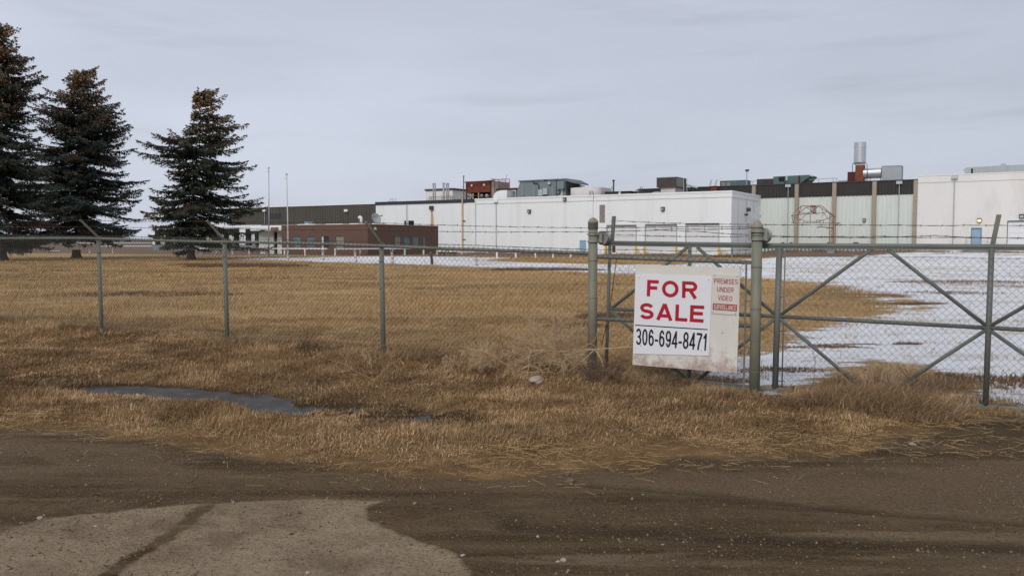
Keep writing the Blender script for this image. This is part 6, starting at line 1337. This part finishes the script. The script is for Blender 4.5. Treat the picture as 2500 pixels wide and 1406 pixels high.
stone(752, 1393, .012, 'pale pebble on the dry patch near the bottom edge'); stone(1130, 1357, .011, 'round white pebble at the right edge of the dry patch'); stone(97, 1263, .016, 'grey stone at the upper left rim of the dry patch'); stone(234, 1283, .010, 'white pebble on the dry patch left of the wet crack')
stone(2228, 1081, .022, 'flat white stone among straw below the tall grass')
for x, y, s, l in ((1376, 1150, .018, 'dark dirt clod, topmost of three before the grass edge'), (1387, 1163, .022, 'middle dark dirt clod of three before the grass edge'), (1394, 1173, .026, 'lowest and largest dark dirt clod of three')): stone(x, y, s, l, 'dirt_clod', .7, dark=True)

# tumbleweed and stalks
def branching(mb, p, d, L_, r, depth, gg, grav=-.15):
    n = 5; pts = [p]; q = p; dd = d.normalized(); r = max(r, .0017)
    for i in range(n):
        dd = (dd + Vector(gg.normal(0, .16, 3)) + Vector((0, 0, grav * .2))).normalized(); q = q + dd * (L_ / n); pts.append(q)
        if depth > 0 and i > 0:
            for _ in range(1 + (gg.random() < .6)):
                e = (dd + Vector(gg.normal(0, .65, 3))).normalized(); branching(mb, q, e, L_ * gg.uniform(.35, .6), r * .6, depth - 1, gg, grav)
    mb.path(pts, r, 4 if r > .003 else 3, r2=r * .45)
def weed(name, px, py, lab, dirs, L_, r, depth, seed, mt='twig', cat='dried weed', z=0.0, off=0, grav=-.15):
    gg = np.random.default_rng(seed); p = gnd(px, py) if not off else fen(px, py, off); b = Vector((p.x, p.y, hz(p.x, p.y) + z)); T = thing(name, b, lab, cat)
    mb = MB(); mb2 = MB()
    for k, d in enumerate(dirs): branching(mb if k == 0 else mb2, b, Vector(d), L_ * gg.uniform(.8, 1.1), r, depth, gg, grav)
    obj('main_stem', mb, M[mt], T)
    if mb2.v: obj('side_stems', mb2, M[mt], T)
# tangled heap left of the gate post
rr = random.Random(4)
def fan(n, a0, a1, zlo, zhi): return [(math.cos(a), math.sin(a) * .5 - .1, rr.uniform(zlo, zhi)) for a in [rr.uniform(a0, a1) for _ in range(n)]]
weed('tumbleweed', 1345, 922, 'big pale tangled tumbleweed caught at the fence beside the rock', fan(19, 0, 6.28, .1, 1.1), .46, .0045, 3, 1, cat='tumbleweed', z=.10)
weed('tumbleweed', 1235, 918, 'smaller flat tumbleweed left of the big tangled one', fan(15, 0, 6.28, .1, .8), .36, .004, 3, 2, cat='tumbleweed', z=.08)
weed('broken_branch', 1452, 905, 'bare forked dry branch leaning on the gate post', [(-1, -.1, .12), (-.7, -.1, -.02), (.8, 0, -.1), (.15, -.1, -.6), (-.35, -.1, -.45)], .80, .0075, 2, 3, z=.28, cat='branch', grav=-.05, off=-.16)
weed('tumbleweed', 1470, 945, 'dark small tangle of twigs at the foot of the domed gate post', fan(8, 0, 6.28, .2, 1.0), .22, .003, 3, 9, mt='twigdark', cat='tumbleweed')
weed('dry_stalk', 913, 930, 'pale branching weed stalk in front of the middle fence post', [(-.1, 0, 1), (-.9, 0, .7), (.5, 0, .8)], .34, .003, 2, 5)
weed('dry_stalk', 22, 755, 'dark lone weed stalk leaning at the far left of the fence', [(.3, 0, 1)], .75, .006, 1, 6, mt='twigdark')
weed('dry_stalk', 1985, 940, 'thin dark weed stem behind the gate near the roller post', [(0, 0, 1)], .55, .0035, 1, 7, mt='twigdark')
weed('dry_stalk', 1120, 925, 'low pale spiky weed right of the middle fence post', fan(6, 0, 3.14, .4, 1.2), .24, .0028, 2, 8)
weed('dry_stalk', 720, 870, 'low brown weed tuft behind the second fence post', fan(6, 0, 3.14, .4, 1.2), .2, .003, 2, 12, mt='twigdark')

weed('dry_brush', 2140, 985, 'taller twiggy grey-brown brush in the grass heap at the gate', fan(12, -.6, 2.4, .6, 1.6), .36, .0032, 2, 21)
weed('dry_brush', 2235, 1003, 'low twiggy brown brush at the right end of the grass heap', fan(12, -.4, 2.0, .3, 1.0), .32, .003, 2, 22, mt='twigdark')
